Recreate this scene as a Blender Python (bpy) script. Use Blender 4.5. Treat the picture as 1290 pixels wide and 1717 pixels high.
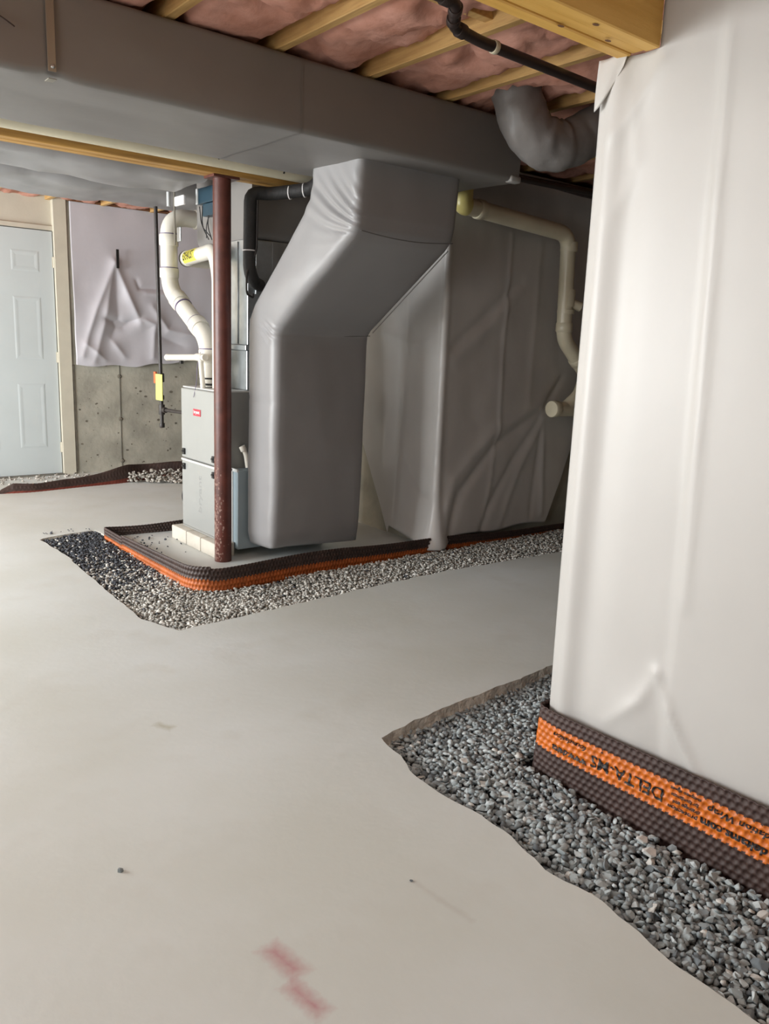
import bpy, bmesh, math, random
import numpy as np
from mathutils import Vector, Matrix, noise, geometry

for o in list(bpy.data.objects):
    bpy.data.objects.remove(o)
S = bpy.context.scene
COL = S.collection
PI = math.pi

# ------------------------------------------------------------------ camera
cam = bpy.data.cameras.new('camera')
cam.sensor_fit = 'VERTICAL'
cam.sensor_height = 36.0
cam.lens = 1350 / 1717 * 36
cam.clip_start = 0.02
camo = bpy.data.objects.new('camera', cam)
COL.objects.link(camo)
RT = Vector((0.783446, -0.620333, 0.037412))
UP = Vector((0.098005, 0.182774, 0.978258))
BK = Vector((-0.613684, -0.762746, 0.203989))
camo.matrix_world = Matrix(((RT.x, UP.x, BK.x, 0), (RT.y, UP.y, BK.y, 0), (RT.z, UP.z, BK.z, 1.25), (0, 0, 0, 1)))
S.camera = camo

# ------------------------------------------------------------------ light
S.view_settings.view_transform = 'Standard'
S.view_settings.look = 'None'
S.view_settings.exposure = 0.0
S.view_settings.gamma = 1.0
S.view_settings.use_curve_mapping = False
W = bpy.data.worlds.new('world')
S.world = W
W.use_nodes = True
W.node_tree.nodes['Background'].inputs[0].default_value = (0.85, 0.92, 1.0, 1)
W.node_tree.nodes['Background'].inputs[1].default_value = 0.2


def area(name, loc, direction, sx, sy, power, color):
    l = bpy.data.lights.new(name, 'AREA')
    l.shape = 'RECTANGLE'
    l.size = sx
    l.size_y = sy
    l.energy = power
    l.color = color
    o = bpy.data.objects.new(name, l)
    COL.objects.link(o)
    o.location = loc
    o.rotation_euler = Vector(direction).to_track_quat('-Z', 'Y').to_euler()
    return o


# daylight through the walk-out doors and windows of the left-hand wall
area('daylight_far', (-2.3, 5.2, 1.28), (1, 0.05, -0.2), 3.5, 1.45, 335, (0.95, 0.985, 1.0))
area('daylight_near', (-2.4, 1.2, 1.1), (1, 0.25, -0.08), 2.0, 1.4, 45, (0.96, 0.99, 1.0))
# unseen downward fill, added to brighten the open slab
area('added_slab_fill', (0.9, 1.5, 2.03), (0.12, 0.12, -1), 0.6, 0.25, 9, (1.0, 1.0, 0.97))
# bare warm bulb near the ceiling behind the viewer
bulb = bpy.data.lights.new('ceiling_bulb', 'POINT')
bulb.energy = 6
bulb.color = (1.0, 0.84, 0.62)
bulb.shadow_soft_size = 0.08
bo = bpy.data.objects.new('ceiling_bulb', bulb)
COL.objects.link(bo)
bo.location = (0.35, -0.7, 1.95)


# ------------------------------------------------------------------ materials
def nodes(m):
    m.use_nodes = True
    return m.node_tree, m.node_tree.nodes, m.node_tree.links


def mat(name, col, rough=0.6, metal=0.0, var=0.0, vscale=4.0, col2=None, bump=0.0, bscale=60.0, stretch=(1, 1, 1), spec=0.5, trans=0.0, detail=5.0):
    m = bpy.data.materials.new(name)
    t, n, l = nodes(m)
    b = n['Principled BSDF']
    b.inputs['Base Color'].default_value = (*col, 1)
    b.inputs['Roughness'].default_value = rough
    b.inputs['Metallic'].default_value = metal
    b.inputs['Specular IOR Level'].default_value = spec
    tc = n.new('ShaderNodeTexCoord')
    mp = n.new('ShaderNodeMapping')
    mp.inputs['Scale'].default_value = stretch
    l.new(tc.outputs['Object'], mp.inputs[0])
    if var or col2:
        no = n.new('ShaderNodeTexNoise')
        no.inputs['Scale'].default_value = vscale
        no.inputs['Detail'].default_value = detail
        l.new(mp.outputs[0], no.inputs['Vector'])
        r = n.new('ShaderNodeValToRGB')
        r.color_ramp.elements[0].position = 0.35
        r.color_ramp.elements[1].position = 0.65
        c2 = col2 or tuple(c * (1 - var) for c in col)
        r.color_ramp.elements[0].color = (*c2, 1)
        r.color_ramp.elements[1].color = (*col, 1)
        l.new(no.outputs['Fac'], r.inputs[0])
        l.new(r.outputs[0], b.inputs['Base Color'])
    if bump:
        nb = n.new('ShaderNodeTexNoise')
        nb.inputs['Scale'].default_value = bscale
        nb.inputs['Detail'].default_value = 6
        l.new(mp.outputs[0], nb.inputs['Vector'])
        bp = n.new('ShaderNodeBump')
        bp.inputs['Strength'].default_value = bump
        bp.inputs['Distance'].default_value = 0.01
        l.new(nb.outputs['Fac'], bp.inputs['Height'])
        l.new(bp.outputs[0], b.inputs['Normal'])
    return m


def floor_mat():
    m = bpy.data.materials.new('slab_concrete')
    t, n, l = nodes(m)
    b = n['Principled BSDF']
    b.inputs['Roughness'].default_value = 0.5
    b.inputs['Specular IOR Level'].default_value = 0.45
    g = n.new('ShaderNodeNewGeometry')

    def noi(scale, detail=5):
        x = n.new('ShaderNodeTexNoise')
        x.inputs['Scale'].default_value = scale
        x.inputs['Detail'].default_value = detail
        l.new(g.outputs['Position'], x.inputs['Vector'])
        return x.outputs['Fac']

    def math_(op, a, bb=None, clamp=False):
        x = n.new('ShaderNodeMath')
        x.operation = op
        x.use_clamp = clamp
        for i, v in enumerate((a, bb)):
            if v is None:
                continue
            if isinstance(v, (int, float)):
                x.inputs[i].default_value = v
            else:
                l.new(v, x.inputs[i])
        return x.outputs[0]

    def mix(fac, a, c):
        x = n.new('ShaderNodeMix')
        x.data_type = 'RGBA'
        l.new(fac, x.inputs[0]) if not isinstance(fac, float) else None
        for i, v in ((6, a), (7, c)):
            if isinstance(v, tuple):
                x.inputs[i].default_value = (*v, 1)
            else:
                l.new(v, x.inputs[i])
        return x.outputs[2]

    r = n.new('ShaderNodeMapRange')
    r.inputs[1].default_value = 0.36
    r.inputs[2].default_value = 0.66
    l.new(noi(1.1, 6), r.inputs[0])
    base = mix(r.outputs[0], (0.57, 0.585, 0.545), (0.655, 0.685, 0.675))
    r2 = n.new('ShaderNodeMapRange')
    r2.inputs[1].default_value = 0.55
    r2.inputs[2].default_value = 0.72
    r2.inputs[4].default_value = 0.5
    l.new(noi(4.5, 7), r2.inputs[0])
    base = mix(r2.outputs[0], base, (0.555, 0.56, 0.52))
    sx = n.new('ShaderNodeSeparateXYZ')
    l.new(g.outputs['Position'], sx.inputs[0])
    X, Y = sx.outputs[0], sx.outputs[1]

    def blot(cx, cy, ang, hx, hy, soft, wob, wscale, strength):
        dx = math_('SUBTRACT', X, cx)
        dy = math_('SUBTRACT', Y, cy)
        c, s = math.cos(ang), math.sin(ang)
        u = math_('ABSOLUTE', math_('ADD', math_('MULTIPLY', dx, c), math_('MULTIPLY', dy, s)))
        v = math_('ABSOLUTE', math_('SUBTRACT', math_('MULTIPLY', dy, c), math_('MULTIPLY', dx, s)))
        d = math_('MAXIMUM', math_('SUBTRACT', u, hx), math_('SUBTRACT', v, hy))
        d = math_('ADD', d, math_('MULTIPLY', math_('SUBTRACT', noi(wscale, 4), 0.5), wob))
        k = n.new('ShaderNodeMapRange')
        k.inputs[1].default_value = soft
        k.inputs[2].default_value = -soft
        k.inputs[3].default_value = 0
        k.inputs[4].default_value = strength
        l.new(d, k.inputs[0])
        return k.outputs[0]

    # smeared red marking paint, a greenish scuff and a faint grey scrape
    base = mix(blot(0.765, 1.225, 0.12, 0.016, 0.047, 0.020, 0.020, 70, 0.75), base, (0.43, 0.15, 0.17))
    base = mix(blot(0.748, 1.115, 0.14, 0.013, 0.045, 0.018, 0.020, 70, 0.75), base, (0.43, 0.15, 0.17))
    base = mix(blot(0.982, 2.328, 0.5, 0.012, 0.03, 0.012, 0.02, 40, 0.6), base, (0.36, 0.34, 0.24))
    base = mix(blot(1.155, 1.17, 0.12, 0.004, 0.09, 0.008, 0.02, 30, 0.35), base, (0.4, 0.36, 0.33))
    l.new(base, b.inputs['Base Color'])
    bp = n.new('ShaderNodeBump')
    bp.inputs['Strength'].default_value = 0.07
    bp.inputs['Distance'].default_value = 0.01
    l.new(noi(35, 8), bp.inputs['Height'])
    l.new(bp.outputs[0], b.inputs['Normal'])
    return m


M = {}
M['floor'] = floor_mat()
M['rim'] = mat('broken_concrete', (0.68, 0.65, 0.58), 0.85, var=0.35, vscale=18, bump=0.8, bscale=70)
M['bed'] = mat('gravel_fines', (0.10, 0.10, 0.105), 0.95, var=0.3, vscale=60, bump=0.5, bscale=200)
M['concrete'] = mat('foundation_concrete', (0.50, 0.475, 0.395), 0.85, var=0.3, vscale=5, bump=0.35, bscale=25, detail=9)
M['darkconc'] = mat('dark_concrete', (0.2, 0.19, 0.16), 0.9, var=0.3, vscale=5, bump=0.3, bscale=25)  # same concrete in a darker tone
M['pit'] = mat('pitted_concrete', (0.19, 0.17, 0.135), 0.95, var=0.3, vscale=30)
M['drywall'] = mat('painted_board', (0.62, 0.575, 0.475), 0.75, var=0.08, vscale=5, bump=0.05)
M['jamb'] = mat('cream_jamb', (0.64, 0.60, 0.49), 0.6, var=0.08, vscale=7, bump=0.03)
M['door'] = mat('door_paint', (0.60, 0.655, 0.66), 0.42, var=0.04, vscale=3)
M['sheetwhite'] = mat('white_poly', (0.53, 0.515, 0.495), 0.42, var=0.05, vscale=2.2, bump=0.03, bscale=30)
M['sheetback'] = mat('white_poly_back', (0.60, 0.585, 0.625), 0.42, var=0.06, vscale=3, bump=0.05, bscale=30)
M['sheetgrey'] = mat('grey_poly', (0.55, 0.53, 0.515), 0.36, var=0.08, vscale=3, bump=0.06, bscale=25)
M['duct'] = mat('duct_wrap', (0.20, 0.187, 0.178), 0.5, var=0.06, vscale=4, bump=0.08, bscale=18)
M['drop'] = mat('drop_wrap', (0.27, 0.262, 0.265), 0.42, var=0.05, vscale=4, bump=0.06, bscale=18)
M['flex'] = mat('flex_wrap', (0.20, 0.185, 0.178), 0.4, var=0.1, vscale=8, bump=0.3, bscale=18)
M['seam'] = mat('dark_seam', (0.13, 0.12, 0.12), 0.6)
M['joist'] = mat('spruce_joist', (0.62, 0.39, 0.15), 0.65, col2=(0.48, 0.28, 0.10), vscale=5, stretch=(14, 1.2, 14), bump=0.1, bscale=40)
M['beamwood'] = mat('laminated_beam', (0.52, 0.29, 0.075), 0.6, col2=(0.36, 0.19, 0.05), vscale=4, stretch=(1.0, 12, 12), bump=0.1, bscale=40)
M['lvl'] = mat('yellow_beam', (0.78, 0.47, 0.12), 0.55, col2=(0.68, 0.38, 0.08), vscale=3, stretch=(1.2, 14, 14), bump=0.08, bscale=40)
M['knot'] = mat('knot', (0.16, 0.07, 0.03), 0.7)
M['deck'] = mat('subfloor_board', (0.30, 0.18, 0.09), 0.8, var=0.4, vscale=20)
M['pink'] = mat('pink_fibreglass', (0.68, 0.36, 0.285), 0.95, col2=(0.50, 0.235, 0.17), vscale=6, bump=0.45, bscale=30, spec=0.1)
M['post'] = mat('red_oxide_steel', (0.115, 0.029, 0.019), 0.42, var=0.35, vscale=14, bump=0.1, bscale=50)
M['dust'] = mat('mortar_splash', (0.33, 0.20, 0.165), 0.9, var=0.4, vscale=60)
M['pvc'] = mat('white_pvc', (0.74, 0.70, 0.62), 0.28, var=0.04, vscale=6)
M['pvcdim'] = mat('cream_pvc', (0.66, 0.60, 0.45), 0.3, var=0.08, vscale=6)
M['primer'] = mat('purple_primer', (0.12, 0.09, 0.18), 0.5)
M['yellow'] = mat('yellow_label', (0.80, 0.70, 0.10), 0.5)
M['tag'] = mat('yellow_tag', (0.72, 0.70, 0.18), 0.5)
M['ink'] = mat('black_ink', (0.015, 0.012, 0.012), 0.5)
M['iron'] = mat('black_iron', (0.035, 0.028, 0.026), 0.45, var=0.4, vscale=25, bump=0.1)
M['foam'] = mat('black_foam', (0.028, 0.026, 0.026), 0.65, var=0.3, vscale=20, bump=0.3, bscale=60)
M['abs'] = mat('black_abs', (0.032, 0.02, 0.018), 0.4, var=0.2, vscale=10)
M['galv'] = mat('galvanised', (0.56, 0.60, 0.62), 0.33, 0.85, var=0.2, vscale=14)
M['cabinet'] = mat('cabinet_paint', (0.37, 0.38, 0.37), 0.36, 0.25, var=0.04, vscale=4)
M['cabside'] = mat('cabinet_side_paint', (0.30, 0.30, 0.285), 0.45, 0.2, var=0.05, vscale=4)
M['cabedge'] = mat('cabinet_trim', (0.62, 0.62, 0.60), 0.35, 0.2)
M['emboss'] = mat('grey_print', (0.27, 0.275, 0.27), 0.5)
M['red'] = mat('red_badge', (0.55, 0.035, 0.06), 0.4)
M['white'] = mat('white_print', (0.85, 0.82, 0.82), 0.4)
M['black'] = mat('black_plastic', (0.012, 0.012, 0.013), 0.4)
M['orangeh'] = mat('orange_handle', (0.62, 0.13, 0.04), 0.5)
M['blue'] = mat('blue_box', (0.014, 0.045, 0.07), 0.4, var=0.2, vscale=10)
M['filter'] = mat('filter_cabinet', (0.36, 0.44, 0.48), 0.38, 0.3, var=0.06, vscale=5)
M['block'] = mat('cream_block', (0.60, 0.56, 0.485), 0.85, var=0.12, vscale=10, bump=0.2, bscale=60)
M['brown'] = mat('brown_dimple_sheet', (0.055, 0.029, 0.024), 0.6, var=0.25, vscale=8)
M['orange'] = mat('orange_stripe', (0.64, 0.155, 0.012), 0.45, var=0.2, vscale=25)
M['brown2'] = mat('brown_dusty_sheet', (0.060, 0.036, 0.030), 0.55, var=0.35, vscale=10)
M['orange2'] = mat('dusty_orange_stripe', (0.50, 0.125, 0.025), 0.55, var=0.3, vscale=14)
M['redbrown'] = mat('red_brown_stripe', (0.19, 0.04, 0.025), 0.6, var=0.3, vscale=14)
M['strap'] = mat('strap_steel', (0.30, 0.28, 0.24), 0.4, 0.6)
M['clear'] = mat('clear_hose', (0.62, 0.64, 0.64), 0.2)
GREY = [(0.34, 0.385, 0.395), (0.43, 0.48, 0.49), (0.265, 0.30, 0.315), (0.54, 0.59, 0.60), (0.155, 0.18, 0.195), (0.68, 0.68, 0.65)]
M['stone'] = [mat('grey_stone', c, 0.8, var=0.25, vscale=40) for c in GREY]
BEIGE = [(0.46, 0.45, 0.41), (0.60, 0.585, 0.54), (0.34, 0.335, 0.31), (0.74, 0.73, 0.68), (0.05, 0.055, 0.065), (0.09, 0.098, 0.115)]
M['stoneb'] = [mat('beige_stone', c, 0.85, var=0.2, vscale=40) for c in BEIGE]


# ------------------------------------------------------------------ helpers
def link(name, me, m, parent=None):
    o = bpy.data.objects.new(name, me)
    COL.objects.link(o)
    if m is not None and not me.materials:
        for x in (m if isinstance(m, (list, tuple)) else [m]):
            me.materials.append(x)
    if parent:
        o.parent = parent
        o.matrix_parent_inverse = Matrix.Translation(parent.location).inverted()
    return o


def from_bm(name, bm, m, parent=None, smooth=False):
    me = bpy.data.meshes.new(name)
    bm.normal_update()
    bm.to_mesh(me)
    bm.free()
    if smooth:
        me.polygons.foreach_set('use_smooth', [True] * len(me.polygons))
    return link(name, me, m, parent)


def from_vf(name, v, f, m, parent=None, smooth=False):
    me = bpy.data.meshes.new(name)
    me.from_pydata([tuple(p) for p in v], [], f)
    if smooth:
        me.polygons.foreach_set('use_smooth', [True] * len(me.polygons))
    me.update()
    return link(name, me, m, parent)


def tag(o, label, cat, group=None, kind='thing'):
    o['label'] = label
    o['category'] = cat
    if group:
        o['group'] = group
    o['kind'] = kind
    return o


def thing(name, loc, label, cat, group=None):
    o = bpy.data.objects.new(name, None)
    o.empty_display_size = 0.05
    o.location = loc
    COL.objects.link(o)
    return tag(o, label, cat, group)


def struct(o):
    o['kind'] = 'structure'
    return o


def add_box(bm, a, b, bev=0.0, seg=2):
    a, b = Vector(a), Vector(b)
    r = bmesh.ops.create_cube(bm, size=1.0)
    vs = r['verts']
    for v in vs:
        v.co = Vector(((a.x + b.x) / 2 + v.co.x * abs(b.x - a.x), (a.y + b.y) / 2 + v.co.y * abs(b.y - a.y), (a.z + b.z) / 2 + v.co.z * abs(b.z - a.z)))
    if bev:
        es = list({e for v in vs for e in v.link_edges})
        bmesh.ops.bevel(bm, geom=es, offset=bev, segments=seg, affect='EDGES', profile=0.5)


def box(name, a, b, m, parent=None, bev=0.0, seg=2, smooth=False):
    bm = bmesh.new()
    add_box(bm, a, b, bev, seg)
    return from_bm(name, bm, m, parent, smooth)


def fillet(pts, r, n=6):
    """Round the corners of a polyline (list of points) with radius r (number or list)."""
    P = [Vector(p) for p in pts]
    out = [P[0]]
    for i in range(1, len(P) - 1):
        a, b, c = P[i - 1], P[i], P[i + 1]
        d1, d2 = (a - b), (c - b)
        rr = r[i] if isinstance(r, (list, tuple)) else r
        k = min(rr, d1.length * 0.49, d2.length * 0.49)
        d1.normalize()
        d2.normalize()
        p, q = b + d1 * k, b + d2 * k
        for j in range(n + 1):
            t = j / n
            out.append(p * (1 - t) ** 2 + b * 2 * t * (1 - t) + q * t * t)
    out.append(P[-1])
    return out


def resample(pts, step):
    P = [Vector(p) for p in pts]
    out = [P[0]]
    L = [0]
    for i in range(1, len(P)):
        L.append(L[-1] + (P[i] - P[i - 1]).length)
    n = max(2, int(L[-1] / step))
    j = 1
    for k in range(1, n + 1):
        s = L[-1] * k / n
        while j < len(L) - 1 and L[j] < s:
            j += 1
        t = (s - L[j - 1]) / max(1e-9, L[j] - L[j - 1])
        out.append(P[j - 1].lerp(P[j], t))
    return out


def add_tube(bm, pts, rad, n=16, cap=True, wob=None):
    P = [Vector(p) for p in pts]
    N = len(P)
    T = [(P[min(i + 1, N - 1)] - P[max(i - 1, 0)]).normalized() for i in range(N)]
    up = Vector((0, 0, 1)) if abs(T[0].z) < 0.9 else Vector((1, 0, 0))
    a = T[0].cross(up).normalized()
    rings = []
    for i in range(N):
        a = (a - T[i] * a.dot(T[i])).normalized()
        b = T[i].cross(a)
        r = rad[i] if isinstance(rad, (list, tuple)) else rad
        ring = []
        for k in range(n):
            an = 2 * PI * k / n
            q = r * (1 + (wob(i, an) if wob else 0))
            ring.append(bm.verts.new(P[i] + (a * math.cos(an) + b * math.sin(an)) * q))
        rings.append(ring)
    for i in range(N - 1):
        for k in range(n):
            bm.faces.new((rings[i][k], rings[i][(k + 1) % n], rings[i + 1][(k + 1) % n], rings[i + 1][k]))
    if cap:
        bm.faces.new(rings[0][::-1])
        bm.faces.new(rings[-1])


def tube(name, pts, rad, m, parent=None, n=16, cap=True, smooth=True, wob=None):
    bm = bmesh.new()
    add_tube(bm, pts, rad, n, cap, wob)
    bmesh.ops.recalc_face_normals(bm, faces=bm.faces)
    o = from_bm(name, bm, m, parent, smooth)
    if smooth:
        md = o.modifiers.new('e', 'EDGE_SPLIT')
        md.split_angle = math.radians(50)
    return o


def ring_collar(name, p, d, r, w, m, parent=None, n=20):
    """A short collar (coupling, clamp) round a pipe at p along d."""
    p, d = Vector(p), Vector(d).normalized()
    return tube(name, [p - d * w / 2, p - d * w * 0.42, p + d * w * 0.42, p + d * w / 2], [r * 0.94, r, r, r * 0.94], m, parent, n)


def fbm(x, y, z, o=4):
    return noise.fractal(Vector((x, y, z)), 0.9, 2.0, o)


def seg_d(px, py, a, b):
    ax, ay = a
    bx, by = b
    dx, dy = bx - ax, by - ay
    t = ((px - ax) * dx + (py - ay) * dy) / (dx * dx + dy * dy)
    tc = min(1, max(0, t))
    return math.hypot(px - ax - tc * dx, py - ay - tc * dy), tc


def ridges(lst, sharp=1.3):
    """lst: (pts, width, amp) -> function giving the summed fold height; sharp crests."""
    def f(u, v):
        h = 0
        for pts, w, amp in lst:
            best = 9
            fade = 1
            for i in range(len(pts) - 1):
                d, t = seg_d(u, v, pts[i], pts[i + 1])
                if d < best:
                    best = d
                    g = (i + t) / (len(pts) - 1)
                    fade = 0.35 + 0.65 * math.sin(PI * min(1, max(0, 0.15 + 0.7 * g)))
            if best < w * 4:
                h += amp * fade * math.exp(-(best / w) ** sharp)
        return h
    return f


def sheet(name, path, zlo, zhi, du, dv, hfun, m, parent=None, mask=None, thick=0.002, normal_sign=1):
    """A hanging sheet along a plan polyline path; zlo/zhi functions of (arc s, point)."""
    P = resample(path, du)
    N = len(P)
    nv = max(2, int((zhi(0, P[0]) - 0.0) / dv))
    V, F = [], []
    s = 0
    idx = {}
    for i in range(N):
        if i:
            s += (P[i] - P[i - 1]).length
        T = (P[min(i + 1, N - 1)] - P[max(0, i - 1)]).normalized()
        nrm = Vector((T.y, -T.x, 0)) * normal_sign
        lo, hi = zlo(s, P[i]), zhi(s, P[i])
        for j in range(nv + 1):
            z = lo + (hi - lo) * j / nv
            h = hfun(s, z, P[i])
            q = P[i] + nrm * h
            V.append((q.x, q.y, z))
    for i in range(N - 1):
        for j in range(nv):
            a = i * (nv + 1) + j
            f = (a, a + nv + 1, a + nv + 2, a + 1)
            if mask and not mask([V[k] for k in f]):
                continue
            F.append(f)
    o = from_vf(name, V, F, m, parent, True)
    sd = o.modifiers.new('s', 'SOLIDIFY')
    sd.thickness = thick
    sd.offset = 0
    return o


def text_mesh(body, size, width=None, bold=0.0, shear=0.0, maxedge=0.004):
    cu = bpy.data.curves.new('lettering', 'FONT')
    cu.body = body
    cu.size = size
    cu.offset = bold
    cu.shear = shear
    cu.resolution_u = 3
    ob = bpy.data.objects.new('lettering', cu)
    COL.objects.link(ob)
    bpy.context.view_layer.update()
    me = bpy.data.meshes.new_from_object(ob.evaluated_get(bpy.context.evaluated_depsgraph_get()))
    bpy.data.objects.remove(ob)
    bm = bmesh.new()
    bm.from_mesh(me)
    bpy.data.meshes.remove(me)
    bmesh.ops.triangulate(bm, faces=bm.faces)
    xs = [v.co.x for v in bm.verts]
    if width:
        k = width / (max(xs) - min(xs))
        x0 = min(xs)
        for v in bm.verts:
            v.co.x = (v.co.x - x0) * k
    for _ in range(6 if maxedge else 0):
        es = [e for e in bm.edges if e.calc_length() > maxedge]
        if not es:
            break
        bmesh.ops.subdivide_edges(bm, edges=es, cuts=1)
        bmesh.ops.triangulate(bm, faces=bm.faces)
    return bm


def place_text(name, bm, fn, m, parent):
    for v in bm.verts:
        v.co = fn(v.co.x, v.co.y)
    return from_bm(name, bm, m, parent)


def in_poly(x, y, poly):
    c = False
    n = len(poly)
    for i in range(n):
        x1, y1 = poly[i]
        x2, y2 = poly[(i + 1) % n]
        if (y1 > y) != (y2 > y) and x < (x2 - x1) * (y - y1) / (y2 - y1) + x1:
            c = not c
    return c


# ------------------------------------------------------------------ floor with trenches
def wobble(poly, step, amp, seed):
    P = [Vector((x, y, 0)) for x, y in poly] + [Vector((*poly[0], 0))]
    R = resample(P, step)[:-1]
    return [(p.x + amp * fbm(p.x * 9 + seed, p.y * 9, 1), p.y + amp * fbm(p.x * 9, p.y * 9 + seed, 7)) for p in R]


TR = wobble([(1.36, -1.2), (1.40, 0.3), (1.42, 0.64), (1.425, 0.80), (1.465, 0.97), (1.435, 1.08), (1.475, 1.27), (1.465, 1.47), (1.455, 1.61), (1.51, 1.74), (1.515, 1.86), (1.71, 1.905), (2.02, 1.93), (2.7, 1.97), (2.7, 1.55), (2.1, 1.52), (1.86, 1.50), (1.855, -1.2)], 0.03, 0.012, 3)
TI = wobble([(1.40, 3.125), (1.32, 3.33), (1.33, 3.73), (1.35, 4.14), (1.377, 4.61), (1.354, 5.04), (1.50, 5.10), (1.72, 5.13), (1.735, 4.9), (1.735, 3.85), (1.80, 3.68), (1.95, 3.62), (2.3, 3.615), (4.9, 3.61), (4.9, 3.19), (4.0, 3.167), (3.53, 3.19), (3.1, 3.217), (2.57, 3.203), (2.03, 3.166), (1.69, 3.142)], 0.04, 0.01, 5)


def make_floor():
    outer = [(-3.2, -3.0), (7.2, -3.0), (7.2, 7.7), (-3.2, 7.7)]
    loops = [[Vector((x, y, 0)) for x, y in L] for L in (outer, TR, TI)]
    tris = geometry.tessellate_polygon(loops)
    V = [tuple(p) for L in loops for p in L]
    F = []
    for t in tris:
        a, b, c = (Vector(V[i]) for i in t)
        F.append(t if (b - a).cross(c - a).z > 0 else t[::-1])
    nt = len(F)
    off = len(outer)
    rnd = random.Random(2)
    for L in (TR, TI):
        n = len(L)
        cx = [Vector((x, y)) for x, y in L]
        area2 = sum(cx[i].x * cx[(i + 1) % n].y - cx[(i + 1) % n].x * cx[i].y for i in range(n))
        sg = 1 if area2 > 0 else -1
        base = len(V)
        for ring, (dz, inn) in enumerate(((-0.03, 0.008), (-0.09, 0.035))):
            for i in range(n):
                t = (cx[(i + 1) % n] - cx[i - 1]).normalized()
                nr = Vector((-t.y, t.x)) * sg
                q = cx[i] + nr * inn * rnd.uniform(0.5, 1.5)
                V.append((q.x, q.y, dz * rnd.uniform(0.85, 1.15)))
        for i in range(n):
            j = (i + 1) % n
            F.append((off + i, off + j, base + j, base + i))
            F.append((base + i, base + j, base + n + j, base + n + i))
        off += n
    o = from_vf('floor', V, F, [M['floor'], M['rim']])
    for k, p in enumerate(o.data.polygons):
        p.material_index = 0 if k < nt else 1
    return struct(o)


make_floor()

# ------------------------------------------------------------------ walls
def wall(name, a, b, m=None):
    return struct(box(name, a, b, m or M['drywall']))


WL = wall('wall_left', (-2.7, -2.7, -0.2), (-2.55, 7.6, 2.6))
WF = wall('wall_front', (-2.7, -2.8, -0.2), (6.6, -2.65, 2.6), M['concrete'])
WE = wall('wall_east', (6.4, -2.7, -0.2), (6.55, 7.6, 2.6), M['darkconc'])
# back wall: foundation concrete with the door framed in beside it
WB = struct(box('wall_back', (2.325, 7.36, -0.2), (6.4, 7.6, 2.6), M['concrete']))
rnd = random.Random(11)
bm = bmesh.new()
for k in range(120):
    x, z = rnd.uniform(2.36, 3.75), rnd.uniform(0.03, 1.2)
    r = rnd.choice((0.003, 0.004, 0.006, 0.010)) * rnd.uniform(0.7, 1.3)
    bmesh.ops.create_circle(bm, cap_ends=True, segments=7, radius=r, matrix=Matrix.Translation((x, 7.3585, z)) @ Matrix.Rotation(PI / 2, 4, 'X') @ Matrix.Diagonal((rnd.uniform(0.7, 1.8), 1, 1, 1)))
from_bm('pits', bm, M['pit'], WB)['kind'] = 'stuff'
for x, z in ((2.745, 0.87), (2.745, 0.48), (2.75, 0.09), (3.62, 0.87)):
    bm = bmesh.new()
    bmesh.ops.create_cone(bm, cap_ends=True, segments=10, radius1=0.022, radius2=0.011, depth=0.012, matrix=Matrix.Translation((x, 7.355, z)) @ Matrix.Rotation(PI / 2, 4, 'X'))
    from_bm('form_tie_end', bm, M['pit'], WB)
box('board_joint', (2.742, 7.354, 0.02), (2.748, 7.362, 1.1), M['darkconc'], WB)
box('corner_gap', (2.322, 7.35, 0.02), (2.338, 7.365, 0.97), M['pit'], WB)
# framed stub wall left of the concrete, around the door
WD = struct(box('wall_door', (-2.6, 7.40, 2.085), (2.33, 7.6, 2.6), M['drywall']))
WD2 = struct(box('wall_door_side', (-2.6, 7.40, -0.2), (1.26, 7.6, 2.085), M['drywall']))
# concrete block carried behind the grey sheet
WM = struct(box('wall_middle', (3.37, 3.68, -0.2), (6.4, 5.2, 2.33), M['concrete']))
# stub wall on the near right, behind the white sheet
WR = struct(box('wall_right', (1.87, -2.65, -0.1), (2.06, 1.45, 1.965), M['drywall']))
WR2 = struct(box('wall_right_upper', (1.87, -2.65, 1.965), (2.06, 1.27, 2.328), M['drywall']))

# door
DR = struct(box('door_1', (1.36, 7.372, 0.012), (2.205, 7.412, 2.075), M['door'], bev=0.002))


def door_panel(x0, x1, z0, z1):
    bm = bmesh.new()
    y = 7.372
    prof = [(0, 0.0105), (0.012, 0.0085), (0.022, 0.0085), (0.040, 0.0100)]
    loops = []
    for ins, dy in prof:
        loops.append([bm.verts.new((x, y + dy - 0.0015, z)) for x, z in ((x0 + ins, z0 + ins), (x1 - ins, z0 + ins), (x1 - ins, z1 - ins), (x0 + ins, z1 - ins))])
    for a, b in zip(loops, loops[1:]):
        for k in range(4):
            bm.faces.new((a[k], a[(k + 1) % 4], b[(k + 1) % 4], b[k]))
    bm.faces.new(loops[-1])
    # recessed band reads as geometry: cut by pushing the band forward of the slab face
    for v in bm.verts:
        v.co.y -= 0.0095
    bmesh.ops.recalc_face_normals(bm, faces=bm.faces)
    return from_bm('door_panel', bm, M['door'], DR)


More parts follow.
